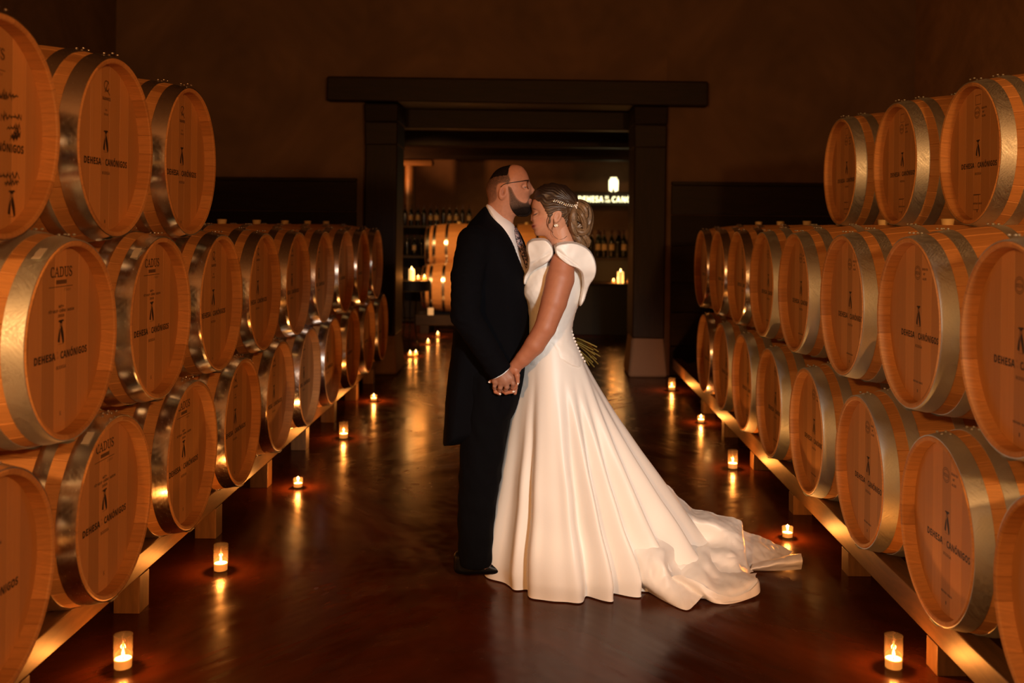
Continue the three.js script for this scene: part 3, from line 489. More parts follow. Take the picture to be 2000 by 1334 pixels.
// ---------------------------------------------------------------- the groom
const ZG = -4.29;
{
  const man = thing('person', 'man in a dark tailcoat and glasses kissing the bride on her forehead', 'person', [-0.25, 0, ZG]);
  const addP = (name, g, m, parent = man) => { g.translate(0.25, 0, -ZG); return part(name, g, m, parent); };
  const hp = outline([[640, 95], [700, 79], [770, 81], [840, 106], [895, 170], [925, 235], [942, 290], [950, 325], [968, 352], [990, 392], [1014, 426], [1004, 458], [985, 480], [955, 498], [938, 528], [950, 548], [974, 565], [960, 590], [966, 612], [950, 640], [955, 690], [940, 738], [905, 766], [850, 775], [790, 772], [745, 790], [722, 850], [715, 930], [690, 1030], [560, 960], [420, 820], [365, 650], [370, 560], [350, 470], [345, 400], [365, 330], [410, 250], [480, 170], [560, 120]].map(([x, y]) => F7(x, y)));
  const fy = (c) => at(...F7(0, c)).y, fx = (c) => at(...F7(c, 0)).x;
  const Wm = (x, y) => {
    const face = sst(fx(640), fx(900), x), low = sst(fy(420), fy(740), y);
    let w = mix(0.076, 0.064, low * 0.9) * mix(1, 0.93, face * (1 - low));
    w *= mix(1, 0.80, sst(fy(700), fy(860), y));
    const nose = sst(fx(930), fx(985), x) * sst(fy(310), fy(350), y) * (1 - sst(fy(470), fy(510), y));
    return w * mix(1, 0.50, nose);
  };
  const skull = inflate(hp, ZG, Wm, 0.085);
  const eyeAt = (s) => { const p = at(...F7(878, 388)); return V(p.x, p.y, ZG + s * 0.036); };
  const dents = [1, -1].map((s) => blob(eyeAt(s).add(V(0.004, 0, s * 0.012)), [0.017, 0.010, 0.011])), lids = [1, -1].map((s) => blob(eyeAt(s).add(V(-0.001, -0.001, -s * 0.001)), [0.0125, 0.0095, 0.0105]));
  const ears = [1, -1].flatMap((s) => { const p = at(...F7(580, 470)); return [blob(V(p.x, p.y, ZG + s * 0.074), [0.0175, 0.0315, 0.0085], -0.22)]; });
  const conch = [1, -1].map((s) => { const p = at(...F7(588, 452)); return blob(V(p.x, p.y, ZG + s * 0.083), [0.0115, 0.021, 0.008], -0.2); });
  const lipT = at(...F7(955, 560)), lips = [blob(V(lipT.x, lipT.y, ZG), [0.008, 0.0045, 0.020]), blob(V(lipT.x - 0.001, lipT.y - 0.0075, ZG), [0.008, 0.005, 0.018])];
  const headF = (x, y, z) => { let d = skull(x, y, z); d = smax(d, -dents[0](x, y, z), 0.016); d = smax(d, -dents[1](x, y, z), 0.016); for (const e of lids) d = smin(d, e(x, y, z), 0.009); for (const e of ears) d = smin(d, e(x, y, z), 0.006); for (const e of conch) d = smax(d, -e(x, y, z), 0.004); for (const e of lips) d = smin(d, e(x, y, z), 0.004); return d; };
  const head = nets(headF, [-0.225, 1.36, ZG - 0.10], [0.0, 1.79, ZG + 0.10], 0.0023);
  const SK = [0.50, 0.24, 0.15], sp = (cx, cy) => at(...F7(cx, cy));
  const fadeO = outline([[652, 60], [720, 60], [672, 140], [668, 220], [690, 300], [668, 350], [640, 380], [620, 350], [520, 365], [505, 440], [515, 520], [480, 590], [400, 625], [340, 640], [300, 500], [310, 380], [350, 250], [440, 140], [540, 80]].map(([x, y]) => F7(x, y)));
  const lash = sp(885, 396), brow = sp(905, 302), lip = sp(962, 580), earC = sp(580, 460);
  paint(head, (x, y, z) => {
    let c = SK.map((v) => v * (1 + 0.06 * hash(x, y, z, 60))); { const f = sst(-0.001, 0.007, fadeO(x, y)) * mix(0.55, 0.97, sst(fy(590), fy(300), y + 0.006 * hash(x, y, z, 50))); c = lerp3(c, [0.03, 0.02, 0.016], clamp(f * (0.85 + 0.3 * hash(x, y, z, 330)))); } const q = (p, rx, ry) => Math.exp(-(((x - p.x) / rx) ** 2) - ((y - p.y) / ry) ** 2);
    c = lerp3(c, [0.05, 0.03, 0.025], clamp(1.2 * q(lash, 0.0065, 0.0028) + 1.1 * q(brow, 0.0095, 0.003)));
    c = lerp3(c, [0.34, 0.12, 0.09], clamp(q(lip, 0.006, 0.0055)) * 0.8); c = lerp3(c, [0.50, 0.19, 0.12], 0.5 * q(earC, 0.016, 0.03)); c = lerp3(c, [0.17, 0.06, 0.04], 0.75 * q(sp(592, 470), 0.0055, 0.011)); return c;  // shade in the ear hollow is painted into the skin colour
  });
  // body under the clothes, with the right hand
  const P = (px, py, n = 0) => at(px, py, n);
  const bodyF = union(0.04, cone(P(972, 420, -0.02), P(962, 460, -0.02), 0.056, 0.062), cone(P(940, 480, 0.13), P(940, 480, -0.17), 0.06, 0.06), cone(P(950, 520, -0.02), P(955, 640, -0.02), 0.105, 0.10), cone(P(955, 640, -0.02), P(955, 735, -0.02), 0.10, 0.085),
    chain([[952, 760, 0.06, 0.07], [938, 930, 0.07, 0.048], [930, 1085, 0.07, 0.04], [950, 1102, 0.07, 0.03]]), chain([[948, 760, -0.10, 0.07], [942, 930, -0.11, 0.048], [936, 1083, -0.11, 0.042], [955, 1097, -0.11, 0.03]]),
    chain([[922, 480, 0.17, 0.05], [908, 617, 0.215, 0.042], [972, 724, 0.20, 0.03]]), chain([[925, 480, -0.2, 0.05], [985, 610, -0.32, 0.042], [1065, 664, -0.27, 0.03], [1098, 672, -0.22, 0.026]]));
  const body = paint(nets(bodyF, [-0.5, 0.0, ZG - 0.42], [0.28, 1.5, ZG + 0.30], 0.012), () => SK);
  const hand = union(0.006,
    chain([[968, 716, 0.195, 0.026], [977, 730, 0.198, 0.027], [986, 742, 0.202, 0.026]], 0.02), chain([[972, 728, 0.20, 0.022], [968, 744, 0.20, 0.017]], 0.02), chain([[983, 724, 0.20, 0.022], [997, 738, 0.205, 0.016]], 0.02), chain([[978, 730, 0.2, 0.022], [980, 746, 0.206, 0.016]], 0.02),
    chain([[997, 738, 0.207, 0.0115], [1002, 749, 0.207, 0.0098], [1001, 757, 0.192, 0.0085], [994, 755, 0.178, 0.0075]], 0.003), chain([[989, 745, 0.210, 0.0115], [990, 756, 0.208, 0.0098], [988, 762, 0.194, 0.0085], [984, 758, 0.18, 0.0075]], 0.003),
    chain([[979, 747, 0.209, 0.011], [977, 757, 0.206, 0.0095], [976, 763, 0.192, 0.0082], [974, 758, 0.18, 0.007]], 0.003), chain([[969, 745, 0.203, 0.0095], [966, 754, 0.200, 0.0082], [966, 759, 0.189, 0.0072], [967, 756, 0.18, 0.0065]], 0.003),
    chain([[988, 718, 0.19, 0.016], [1000, 729, 0.175, 0.0125], [1003, 741, 0.168, 0.0105]], 0.006));
  const hb = at(965, 775), ht = at(1015, 705);
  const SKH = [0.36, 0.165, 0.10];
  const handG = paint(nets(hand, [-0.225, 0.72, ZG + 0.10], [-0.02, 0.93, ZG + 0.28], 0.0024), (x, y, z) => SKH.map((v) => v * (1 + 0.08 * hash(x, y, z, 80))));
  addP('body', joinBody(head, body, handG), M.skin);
  // hair and beard follow the head
  const shell = (o, off, rough, k, lo, hi, cell = 0.0024) => nets((x, y, z) => Math.max(headBase(x, y, z) - off - rough * hash(x, y, z, k), -o(x, y)), lo, hi, cell);
  const headBase = (x, y, z) => { let d = skull(x, y, z); for (const e of lips) d = smin(d, e(x, y, z), 0.004); return d; };
  const hairO = outline([[650, 70], [700, 60], [668, 130], [655, 200], [640, 235], [560, 245], [470, 260], [400, 290], [350, 320], [440, 150], [540, 90]].map(([x, y]) => F7(x, y)));
  const hair = nets((x, y, z) => Math.max(skull(x, y, z) - (0.0005 + 0.006 * sst(fy(280), fy(130), y) * sst(0.0, 0.018, hairO(x, y))) - 0.0014 * hash(x, y, z, 220), -hairO(x, y)), [-0.235, 1.54, ZG - 0.10], [-0.08, 1.80, ZG + 0.10], 0.0024);
  const topC = sp(560, 150);
  addP('hair', paint(hair, (x, y, z) => { const f = sst(fy(420), fy(180), y + 0.008 * hash(x, y, z, 40)), n = 0.75 + 0.5 * hash(x, y, z, 320); return lerp3([0.03, 0.02, 0.016], [0.014, 0.010, 0.008], f).map((v) => v * n); }), phys({ vertexColors: true, roughness: 0.95, specularIntensity: 0.15 })).userData.label = 'short dark faded hair';
  const beardO = outline([[648, 385], [690, 395], [735, 480], [775, 545], [830, 590], [890, 605], [915, 565], [935, 520], [958, 505], [960, 540], [940, 558], [935, 590], [940, 615], [950, 632], [985, 650], [990, 740], [940, 800], [800, 800], [720, 730], [675, 640], [662, 500]].map(([x, y]) => F7(x, y)));
  const beard = nets((x, y, z) => Math.max(headBase(x, y, z) - 0.0012 - 0.0058 * sst(fy(590), fy(740), y) - 0.0013 * hash(x, y, z, 260), -beardO(x, y)), [-0.12, 1.50, ZG - 0.085], [0.01, 1.68, ZG + 0.085], 0.0023);
  addP('beard', paint(beard, (x, y, z) => { const dk = clamp(sst(fx(700), fx(900), x) * 0.5 + sst(fy(600), fy(720), y)), n = 0.6 + 0.8 * Math.abs(hash(x * 0.6, y, z, 420)); const e = sst(0.008, 0.0, beardO(x, y)) * (1 - sst(fy(560), fy(640), y)); return lerp3(lerp3([0.15, 0.095, 0.07], [0.016, 0.011, 0.009], dk).map((v) => v * n), [0.42, 0.22, 0.145], e * 0.7); }), phys({ vertexColors: true, roughness: 0.95, specularIntensity: 0.15 })).userData.label = 'trimmed dark beard, lighter on the cheeks';
  // glasses
  const gl = new THREE.Group(); gl.name = 'glasses'; man.add(gl); gl.position.set(0.25, 0, -ZG); gl.userData.label = 'thin dark framed glasses';
  M.frame = std({ color: 0x0c0a0a, roughness: 0.3 });
  const bridge = sp(932, 330);
  for (const s of [1, -1]) {
    const ring = []; const c = sp(925, 358); for (let i = 0; i < 20; i++) { const a = i / 20 * 2 * Math.PI; ring.push(V(c.x + Math.sin(a) * -0.0006 - Math.abs(Math.cos(a) * 0.5 + 0.5) * (s > 0 ? 0.006 : 0.006) + 0.004, c.y + Math.sin(a) * 0.0205, ZG + s * (0.033 + Math.cos(a) * 0.0235))); }
    const curve = new THREE.CatmullRomCurve3(ring, true); part('lens_rim', new THREE.TubeGeometry(curve, 48, 0.0017, 6, true), M.frame, gl);
    const lens = new THREE.BufferGeometry(), lp = [c.x + 0.001, c.y, ZG + s * 0.033], li = []; ring.forEach((p) => lp.push(p.x, p.y, p.z)); for (let i = 0; i < 20; i++) li.push(0, 1 + i, 1 + (i + 1) % 20); lens.setAttribute('position', new THREE.Float32BufferAttribute(lp, 3)); lens.setIndex(li); lens.computeVertexNormals(); part('lens', lens, M.glass, gl);
    const hinge = sp(905, 300), earT = sp(598, 360); part('temple', tube([V(hinge.x + 0.002, hinge.y, ZG + s * 0.058), V(mix(hinge.x, earT.x, 0.3), mix(hinge.y, earT.y, 0.3), ZG + s * 0.071), V(earT.x, earT.y, ZG + s * 0.0785), V(earT.x - 0.014, earT.y - 0.012, ZG + s * 0.078)], 0.0016, 24, 6), M.frame, gl);
  }
  part('bridge', tube([V(bridge.x, bridge.y, ZG + 0.011), V(bridge.x + 0.005, bridge.y + 0.004, ZG), V(bridge.x, bridge.y, ZG - 0.011)], 0.0014, 10, 6), M.frame, gl);
  // shirt, tie, coat, trousers, shoes
  const shirtO = outline([[949, 400], [958, 399], [975, 410], [992, 426], [1004, 440], [1007, 455], [1012, 480], [1024, 510], [1031, 540], [1030, 580], [990, 580], [975, 500], [955, 440]]);
  addP('shirt', nets((x, y, z) => { const d = inflate(shirtO, ZG, 0.078, 0.05)(x, y, z); return d; }, [-0.24, 1.16, ZG - 0.09], [0.0, 1.62, ZG + 0.09], 0.004), M.shirt).userData.label = 'white shirt with a stiff collar';
  const tieO = outline([[1000, 450], [1004, 443], [1010, 446], [1014, 456], [1018, 466], [1027, 488], [1034, 514], [1036, 530], [1030, 535], [1020, 512], [1010, 490], [1002, 470]]);
  const tie = nets(inflate(tieO, ZG, 0.032, 0.02), [-0.12, 1.26, ZG - 0.04], [0.0, 1.52, ZG + 0.04], 0.003);
  addP('necktie', paint(tie, (x, y, z) => { const f = hash(x + 0.3 * y, y, z, 95) + 0.5 * hash(x, y, z, 230); return f > 0.35 ? [0.42, 0.30, 0.30] : f > 0.05 ? [0.14, 0.09, 0.10] : [0.018, 0.014, 0.022]; }), phys({ vertexColors: true, roughness: 0.5, sheen: 0.4 })).userData.label = 'dark necktie with a pale floral pattern';
  const coatO = outline([[947, 403], [955, 404], [967, 418], [985, 440], [1000, 465], [1011, 492], [1022, 520], [1030, 545], [1033, 600], [1033, 660], [1031, 705], [1022, 760], [1003, 812], [960, 848], [915, 860], [898, 866], [880, 868], [866, 867], [866, 850], [869, 800], [873, 750], [879, 700], [885, 650], [889, 600], [889, 540], [890, 500], [896, 470], [908, 448], [925, 425], [940, 409]]);
  const lapelO = outline([[975, 430], [1000, 440], [1012, 450], [1022, 468], [1031, 495], [1035, 530], [1034, 600], [1000, 600], [985, 500]]);
  const cuffP = at(977, 728, 0.2), cuffD = at(977 + 25, 728 + 40, 0.19).sub(cuffP).normalize();
  const sleeve = (list, p, dir) => { const f = chain(list, 0.008); return (x, y, z) => smax(f(x, y, z) + 0.0022 * hash(x * 0.5, y, z * 0.5, 34), (x - p.x) * dir.x + (y - p.y) * dir.y + (z - p.z) * dir.z, 0.006); };
  const slR = sleeve([[926, 474, 0.15, 0.072], [912, 540, 0.19, 0.066], [909, 617, 0.215, 0.060], [977, 728, 0.20, 0.049], [990, 749, 0.198, 0.047]], cuffP, cuffD);
  const cuffL = at(1065, 664, -0.27), slL = sleeve([[928, 474, -0.17, 0.072], [985, 610, -0.32, 0.058], [1065, 664, -0.27, 0.045], [1085, 670, -0.25, 0.044]], cuffL, at(1085, 670, -0.25).sub(cuffL).normalize());
  const torso = inflate(coatO, ZG, (x, y) => mix(0.20, 0.165, sst(1.42, 1.10, y)) * mix(0.55, 1, sst(1.56, 1.46, y)), (x, y) => mix(0.10, 0.06, sst(1.1, 0.7, y)));
  const lap = inflate(lapelO, ZG - 0.055, 0.045, 0.05);
  addP('tailcoat', uvPlanar(nets((x, y, z) => smin(smin(torso(x, y, z) + 0.003 * hash(x * 0.6, y * 0.4, z, 16), lap(x, y, z), 0.01), Math.min(slR(x, y, z), slL(x, y, z)), 0.02), [-0.46, 0.52, ZG - 0.42], [0.20, 1.62, ZG + 0.32], 0.006), 8), M.suit).userData.label = 'dark navy tailcoat';
  const cuff = (p, d, r) => { const c = crisp([[r - 0.004, 0], [r, 0], [r, 0.03], [r - 0.004, 0.03], [r - 0.004, 0]], 24); c.applyQuaternion(new THREE.Quaternion().setFromUnitVectors(V(0, 1, 0), d)); c.translate(p.x - d.x * 0.026, p.y - d.y * 0.026, p.z - d.z * 0.026); return c; };
  addP('shirt_cuff', cuff(cuffP, cuffD, 0.040), M.shirt);
  const legs = union(0.05, chain([[955, 740, 0.055, 0.110], [940, 900, 0.068, 0.092], [930, 1010, 0.07, 0.078], [929, 1090, 0.07, 0.072]]), chain([[948, 740, -0.095, 0.105], [944, 900, -0.105, 0.088], [938, 1010, -0.11, 0.078], [937, 1088, -0.11, 0.072]]));
  addP('trousers', uvPlanar(nets((x, y, z) => smax(legs(x, y, z) + 0.004 * hash(x, y * 0.6, z, 18), 0.062 - y, 0.01), [-0.45, 0.02, ZG - 0.26], [-0.05, 0.95, ZG + 0.24], 0.008), 8), M.trouser).userData.label = 'dark suit trousers';
  for (const [dx, dy, zz] of [[0, 0, 0.07], [6, -4, -0.11]]) {
    const so = outline([[888, 1096], [890, 1078], [905, 1070], [930, 1068], [945, 1078], [962, 1090], [984, 1096], [998, 1104], [1001, 1114], [985, 1117], [940, 1118], [900, 1118], [889, 1112]].map(([x, y]) => [x + dx, y + dy]));
    const fl = 0.002; const s = nets((x, y, z) => Math.max(inflate(so, ZG + zz, (X, Y) => 0.047 * mix(0.75, 1, sst(-0.33, -0.15, X)), 0.028)(x, y + (zz > 0 ? -0.012 : 0.0), z), fl - y), [-0.40, -0.02, ZG + zz - 0.06], [0.02, 0.16, ZG + zz + 0.06], 0.004);
    addP('shoe', s, M.leather).userData.label = 'black leather shoe';
  }
}

// ---------------------------------------------------------------- the bride
const ZBR = -4.27;
{
  const woman = thing('person', 'woman in a white satin wedding gown with a long train, head bowed', 'person', [0.1, 0, ZBR]);
  const addP = (name, g, m, parent = woman) => { g.translate(-0.1, 0, -ZBR); return part(name, g, m, parent); };
  const sp = (cx, cy) => at(...F7(cx, cy)), fx = (c) => sp(c, 700).x, fy = (c) => sp(1100, c).y;
  const hp = outline([[1010, 520], [985, 590], [973, 640], [973, 690], [982, 728], [968, 765], [946, 800], [931, 822], [944, 843], [968, 855], [984, 870], [975, 893], [969, 913], [984, 934], [978, 952], [990, 968], [1003, 985], [1004, 1005], [1016, 1036], [1048, 1058], [1100, 1058], [1150, 1066], [1180, 1092], [1215, 1125], [1235, 1170], [1225, 1260], [1510, 1260], [1485, 1100], [1482, 1000], [1500, 900], [1520, 800], [1540, 700], [1530, 560], [1450, 440], [1350, 385], [1230, 375], [1120, 410], [1050, 460]].map(([x, y]) => F7(x, y)));
  const Wm = (x, y) => {
    const face = 1 - sst(fx(980), fx(1250), x), low = sst(fy(760), fy(1040), y);
    let w = mix(0.070, 0.055, low) * mix(1, 0.95, face); w *= mix(1, 0.92, sst(fy(1050), fy(1150), y));
    const nose = (1 - sst(fx(950), fx(1005), x)) * sst(fy(735), fy(770), y) * (1 - sst(fy(850), fy(885), y));
    return w * mix(1, 0.5, nose);
  };
  const skull = inflate(hp, ZBR, Wm, (x, y) => mix(0.075, 0.055, sst(fy(1050), fy(1150), y)));
  const ec = sp(1028, 752), eye = (s) => V(ec.x, ec.y, ZBR + s * 0.034);
  const dents = [1, -1].map((s) => blob(eye(s).add(V(-0.006, 0.002, s * 0.012)), [0.014, 0.009, 0.010])), lids = [1, -1].map((s) => blob(eye(s).add(V(0.002, 0, -s * 0.001)), [0.012, 0.0088, 0.010]));
  const earP = sp(1322, 800), ears = [1, -1].map((s) => blob(V(earP.x, earP.y, ZBR + s * 0.068), [0.0155, 0.0280, 0.0085], -0.42)), conch = [1, -1].map((s) => blob(V(earP.x - 0.001, earP.y + 0.003, ZBR + s * 0.077), [0.009, 0.018, 0.007], -0.4));
  const l1 = sp(985, 916), l2 = sp(990, 944), lips = [blob(V(l1.x, l1.y, ZBR), [0.006, 0.0034, 0.020], 0.25), blob(V(l2.x, l2.y, ZBR), [0.006, 0.004, 0.018], 0.3)];
  const chk = sp(1085, 880), cheeks = [1, -1].map((s) => blob(V(chk.x, chk.y, ZBR + s * 0.030), [0.026, 0.026, 0.017]));
  const headF = (x, y, z) => { let d = skull(x, y, z); for (const e of cheeks) d = smin(d, e(x, y, z), 0.02); for (const e of dents) d = smax(d, -e(x, y, z), 0.016); for (const e of lids) d = smin(d, e(x, y, z), 0.009); for (const e of ears) d = smin(d, e(x, y, z), 0.005); for (const e of conch) d = smax(d, -e(x, y, z), 0.004); for (const e of lips) d = smin(d, e(x, y, z), 0.003); return d; };
  const head = nets(headF, [-0.02, 1.42, ZBR - 0.095], [0.19, 1.67, ZBR + 0.095], 0.0022);
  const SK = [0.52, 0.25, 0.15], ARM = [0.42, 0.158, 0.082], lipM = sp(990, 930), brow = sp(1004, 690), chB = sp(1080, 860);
  paint(head, (x, y, z) => {
    let c = SK.map((v) => v * (1 + 0.04 * hash(x, y, z, 60))); const q = (p, rx, ry, s = 0) => { const dx = x - p.x, dy = y - p.y - s * dx; return Math.exp(-((dx / rx) ** 2) - (dy / ry) ** 2); };
    c = lerp3(c, [0.58, 0.21, 0.13], 0.55 * q(chB, 0.02, 0.02));
    c = lerp3(c, [0.30, 0.14, 0.09], 0.35 * q(sp(1022, 735), 0.009, 0.006));
    c = lerp3(c, [0.26, 0.045, 0.035], clamp(1.3 * q(lipM, 0.0115, 0.0066, 0.35)));
    c = lerp3(c, [0.035, 0.022, 0.018], clamp(1.0 * 1.5 * q(sp(1024, 764), 0.0092, 0.0030, 0.5)));
    c = lerp3(c, [0.10, 0.055, 0.035], clamp(1.1 * q(brow, 0.0105, 0.0026, -0.35)));
    return c;
  });
  const P = (px, py, n = 0) => at(px, py, n);
  const bodyF = union(0.035, cone(P(1094, 448), P(1100, 482), 0.05, 0.055), cone(P(1101, 512, 0.11), P(1101, 512, -0.11), 0.054, 0.054), cone(P(1086, 545), P(1078, 640), 0.072, 0.064), cone(P(1078, 640), P(1084, 720), 0.064, 0.09),
    chain([[1078, 730, 0.06, 0.08], [1078, 900, 0.05, 0.055], [1080, 1075, 0.05, 0.04], [1050, 1092, 0.05, 0.03]]), chain([[1084, 730, -0.06, 0.08], [1084, 900, -0.05, 0.055], [1086, 1075, -0.05, 0.04], [1056, 1092, -0.05, 0.03]]),
    chain([[1102, 512, -0.15, 0.046], [1085, 600, -0.2, 0.042], [1050, 660, -0.21, 0.03], [1030, 690, -0.2, 0.026]]));
  const armF = chain([[1099, 512, 0.145, 0.050], [1094, 545, 0.158, 0.0585], [1082, 590, 0.175, 0.0535], [1065, 640, 0.190, 0.0445], [1044, 674, 0.190, 0.0415], [1022, 700, 0.185, 0.032], [1005, 717, 0.178, 0.0255]], 0.006);
  const handF = union(0.006, chain([[1010, 712, 0.178, 0.026], [1003, 722, 0.175, 0.024], [994, 738, 0.168, 0.021], [984, 748, 0.165, 0.018]], 0.015), chain([[1003, 724, 0.17, 0.022], [1000, 750, 0.165, 0.015]], 0.012),
    chain([[970, 748, 0.163, 0.0095], [966, 757, 0.168, 0.0088], [968, 765, 0.182, 0.0082], [976, 769, 0.192, 0.0070]], 0.003), chain([[982, 752, 0.163, 0.0095], [979, 762, 0.170, 0.0090], [988, 767, 0.190, 0.0082], [1002, 765, 0.198, 0.0070]], 0.003),
    chain([[994, 752, 0.163, 0.0095], [998, 759, 0.175, 0.0088], [1006, 757, 0.192, 0.0078], [1009, 752, 0.200, 0.0068]], 0.003), chain([[1002, 748, 0.163, 0.0095], [1007, 757, 0.170, 0.0086], [1006, 768, 0.178, 0.0072]], 0.003),
    chain([[1006, 720, 0.188, 0.0135], [1010, 733, 0.203, 0.0105], [1011.5, 747, 0.205, 0.0075]], 0.006), chain([[966, 742, 0.175, 0.0082], [957, 745.5, 0.185, 0.0066]], 0.003));
  const armAll = (x, y, z) => smin(armF(x, y, z), handF(x, y, z), 0.012);
  const body = paint(nets(bodyF, [-0.12, 0.0, ZBR - 0.28], [0.36, 1.52, ZBR + 0.22], 0.012), () => SK);
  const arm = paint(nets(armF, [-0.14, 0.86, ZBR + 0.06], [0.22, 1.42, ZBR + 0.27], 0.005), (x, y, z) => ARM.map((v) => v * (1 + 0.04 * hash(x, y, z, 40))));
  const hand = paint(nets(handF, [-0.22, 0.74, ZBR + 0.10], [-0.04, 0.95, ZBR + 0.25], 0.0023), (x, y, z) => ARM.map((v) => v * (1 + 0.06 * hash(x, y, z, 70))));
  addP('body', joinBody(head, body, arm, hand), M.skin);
  for (const [px, py, n, rx, ry, rot] of [[976.5, 769.5, 0.1965, 0.0052, 0.0034, -0.5], [1003, 764.8, 0.2035, 0.0060, 0.0036, 0.15], [1011.5, 749.5, 0.2105, 0.0030, 0.0055, 0], [955.5, 746.5, 0.189, 0.0050, 0.0036, -0.2]]) { const g = new THREE.SphereGeometry(1, 12, 8); g.scale(rx, ry, 0.003); g.rotateZ(rot); const p = at(px, py, n); g.translate(p.x, p.y, p.z); addP('fingernail', g, M.nail); }
  // hair: a swept-back cap, curls gathered at the back and a few loose strands
  const clip = sp(1590, 650);
  const hairO = outline([[998, 545], [1008, 480], [1040, 412], [1100, 370], [1180, 346], [1290, 338], [1400, 352], [1490, 410], [1570, 480], [1608, 560], [1618, 650], [1600, 740], [1580, 860], [1560, 1000], [1530, 1060], [1495, 1040], [1470, 960], [1430, 880], [1395, 800], [1370, 748], [1335, 726], [1285, 732], [1250, 790], [1228, 870], [1205, 880], [1190, 820], [1172, 735], [1130, 660], [1080, 600], [1030, 560]].map(([x, y]) => F7(x, y)));
  const strand = (x, y, z) => { const a = Math.atan2(y - clip.y, x - clip.x), r = Math.hypot(x - clip.x, y - clip.y), aa = a < 0 ? a + 6.283 : a; return Math.sin(aa * 46 + 5 * hash(x, y, z, 16) + z * 120) * 0.0016 * sst(0.01, 0.05, r) + 0.0022 * Math.sin(aa * 13 + 2 * hash(x, y, z, 9) + z * 30); };
  const capF = inflate(hairO, ZBR, (x, y) => mix(0.079, 0.074, sst(fy(600), fy(800), y)), 0.062);
  const hairCol = (x, y, z, k = 0) => { const a = Math.atan2(y - clip.y, x - clip.x), s = 0.5 + 0.5 * Math.sin((a < 0 ? a + 6.283 : a) * 46 + 5 * hash(x, y, z, 16) + z * 120), l = clamp(sst(fy(430), fy(800), y) * 0.8 + k); return lerp3([0.022, 0.012, 0.007], [0.16, 0.088, 0.042], l * (0.3 + 0.7 * s)); };
  M.hair = phys({ vertexColors: true, roughness: 0.42, sheen: 0.3 });
  const hairM = addP('hair', paint(nets((x, y, z) => smin(capF(x, y, z), smax(skull(x, y, z) - 0.0065, -hairO(x, y), 0.006), 0.008) + strand(x, y, z), [-0.02, 1.47, ZBR - 0.095], [0.20, 1.70, ZBR + 0.095], 0.0023, 4), (x, y, z) => hairCol(x, y, z)), M.hair); hairM.userData.label = 'brown hair swept back into loose curls';
  const curls = [
    [[1540, 640, 0.03], [1620, 640, 0.055], [1680, 690, 0.06], [1690, 780, 0.055], [1640, 830, 0.05], [1590, 800, 0.05], [1600, 740, 0.055], 0.015], [[1560, 660, 0.05], [1530, 760, 0.062], [1540, 870, 0.060], [1590, 930, 0.052], [1640, 910, 0.05], 0.014], [[1600, 640, 0.02], [1690, 640, 0.03], [1735, 720, 0.035], [1745, 830, 0.03], [1720, 930, 0.03], [1660, 960, 0.035], 0.016],
    [[1580, 700, 0.05], [1640, 760, 0.065], [1680, 860, 0.058], [1690, 960, 0.05], [1650, 1040, 0.045], 0.014], [[1530, 760, 0.04], [1520, 880, 0.055], [1545, 990, 0.052], [1590, 1050, 0.045], 0.013], [[1560, 900, 0.04], [1600, 980, 0.055], [1660, 1010, 0.055], [1720, 980, 0.045], [1750, 900, 0.035], 0.013],
    [[1540, 640, -0.01], [1640, 620, 0.0], [1720, 680, 0.0], [1755, 800, 0.0], [1755, 920, 0.0], [1730, 1040, 0.0], 0.020], [[1570, 700, 0.0], [1600, 850, 0.01], [1630, 980, 0.01], [1660, 1100, 0.01], [1700, 1190, 0.0], 0.026], [[1540, 780, 0.02], [1545, 930, 0.03], [1580, 1050, 0.03], [1640, 1130, 0.03], [1690, 1200, 0.02], 0.018],
    [[1690, 700, 0.05], [1715, 660, 0.05], [1700, 640, 0.045], 0.007], [[1640, 1000, 0.03], [1690, 1060, 0.04], [1730, 1120, 0.03], [1735, 1200, 0.02], 0.013], [[1540, 640, -0.03], [1650, 660, -0.055], [1710, 800, -0.055], [1700, 1000, -0.045], [1670, 1120, -0.03], 0.028], [[1520, 760, -0.02], [1530, 900, -0.045], [1580, 1040, -0.045], [1640, 1150, -0.03], 0.026]];
  for (const c of curls.slice(0, 11)) for (let k = 0; k < 3; k++) { const ox = (rnd() - 0.5) * 34, oy = (rnd() - 0.5) * 34, q = c.slice(0, -1).map(([x, y, n], i) => [x + ox * Math.min(1, i / 2) + (rnd() - 0.5) * 22 * (i > 0), y + oy * Math.min(1, i / 2) + (rnd() - 0.5) * 22 * (i > 0), n + 0.008 + 0.006 * rnd()]); q.push(0.0035 + 0.004 * rnd()); curls.push(q); }
  for (const c of curls) { const r = c.at(-1), pts = c.slice(0, -1).map(([x, y, n]) => { const p = sp(x, y); return V(p.x, p.y, ZBR + n); }); const g = tube(pts, (t) => r * (0.55 + 0.6 * Math.sin(Math.PI * Math.min(1, t * 0.85 + 0.12))), 40, 14), p = g.attributes.position; for (let i = 0; i < p.count; i++) { const k = 0.0018 * Math.sin((i % 15) / 15 * 6.283 * 5); const n = g.attributes.normal; p.setXYZ(i, p.getX(i) + n.getX(i) * k, p.getY(i) + n.getY(i) * k, p.getZ(i) + n.getZ(i) * k); } g.computeVertexNormals(); paint(g, (x, y, z) => { const s = 0.5 + 0.5 * hash(x * 0.4, y, z, 130); return lerp3([0.03, 0.016, 0.009], [0.24, 0.14, 0.066], clamp(0.05 + s * 0.75 + (n3(z) ))); }); addP('hair_curl', g, M.hair, hairM); }
  function n3(z) { return clamp((z - ZBR) * 4, -0.35, 0.25); }
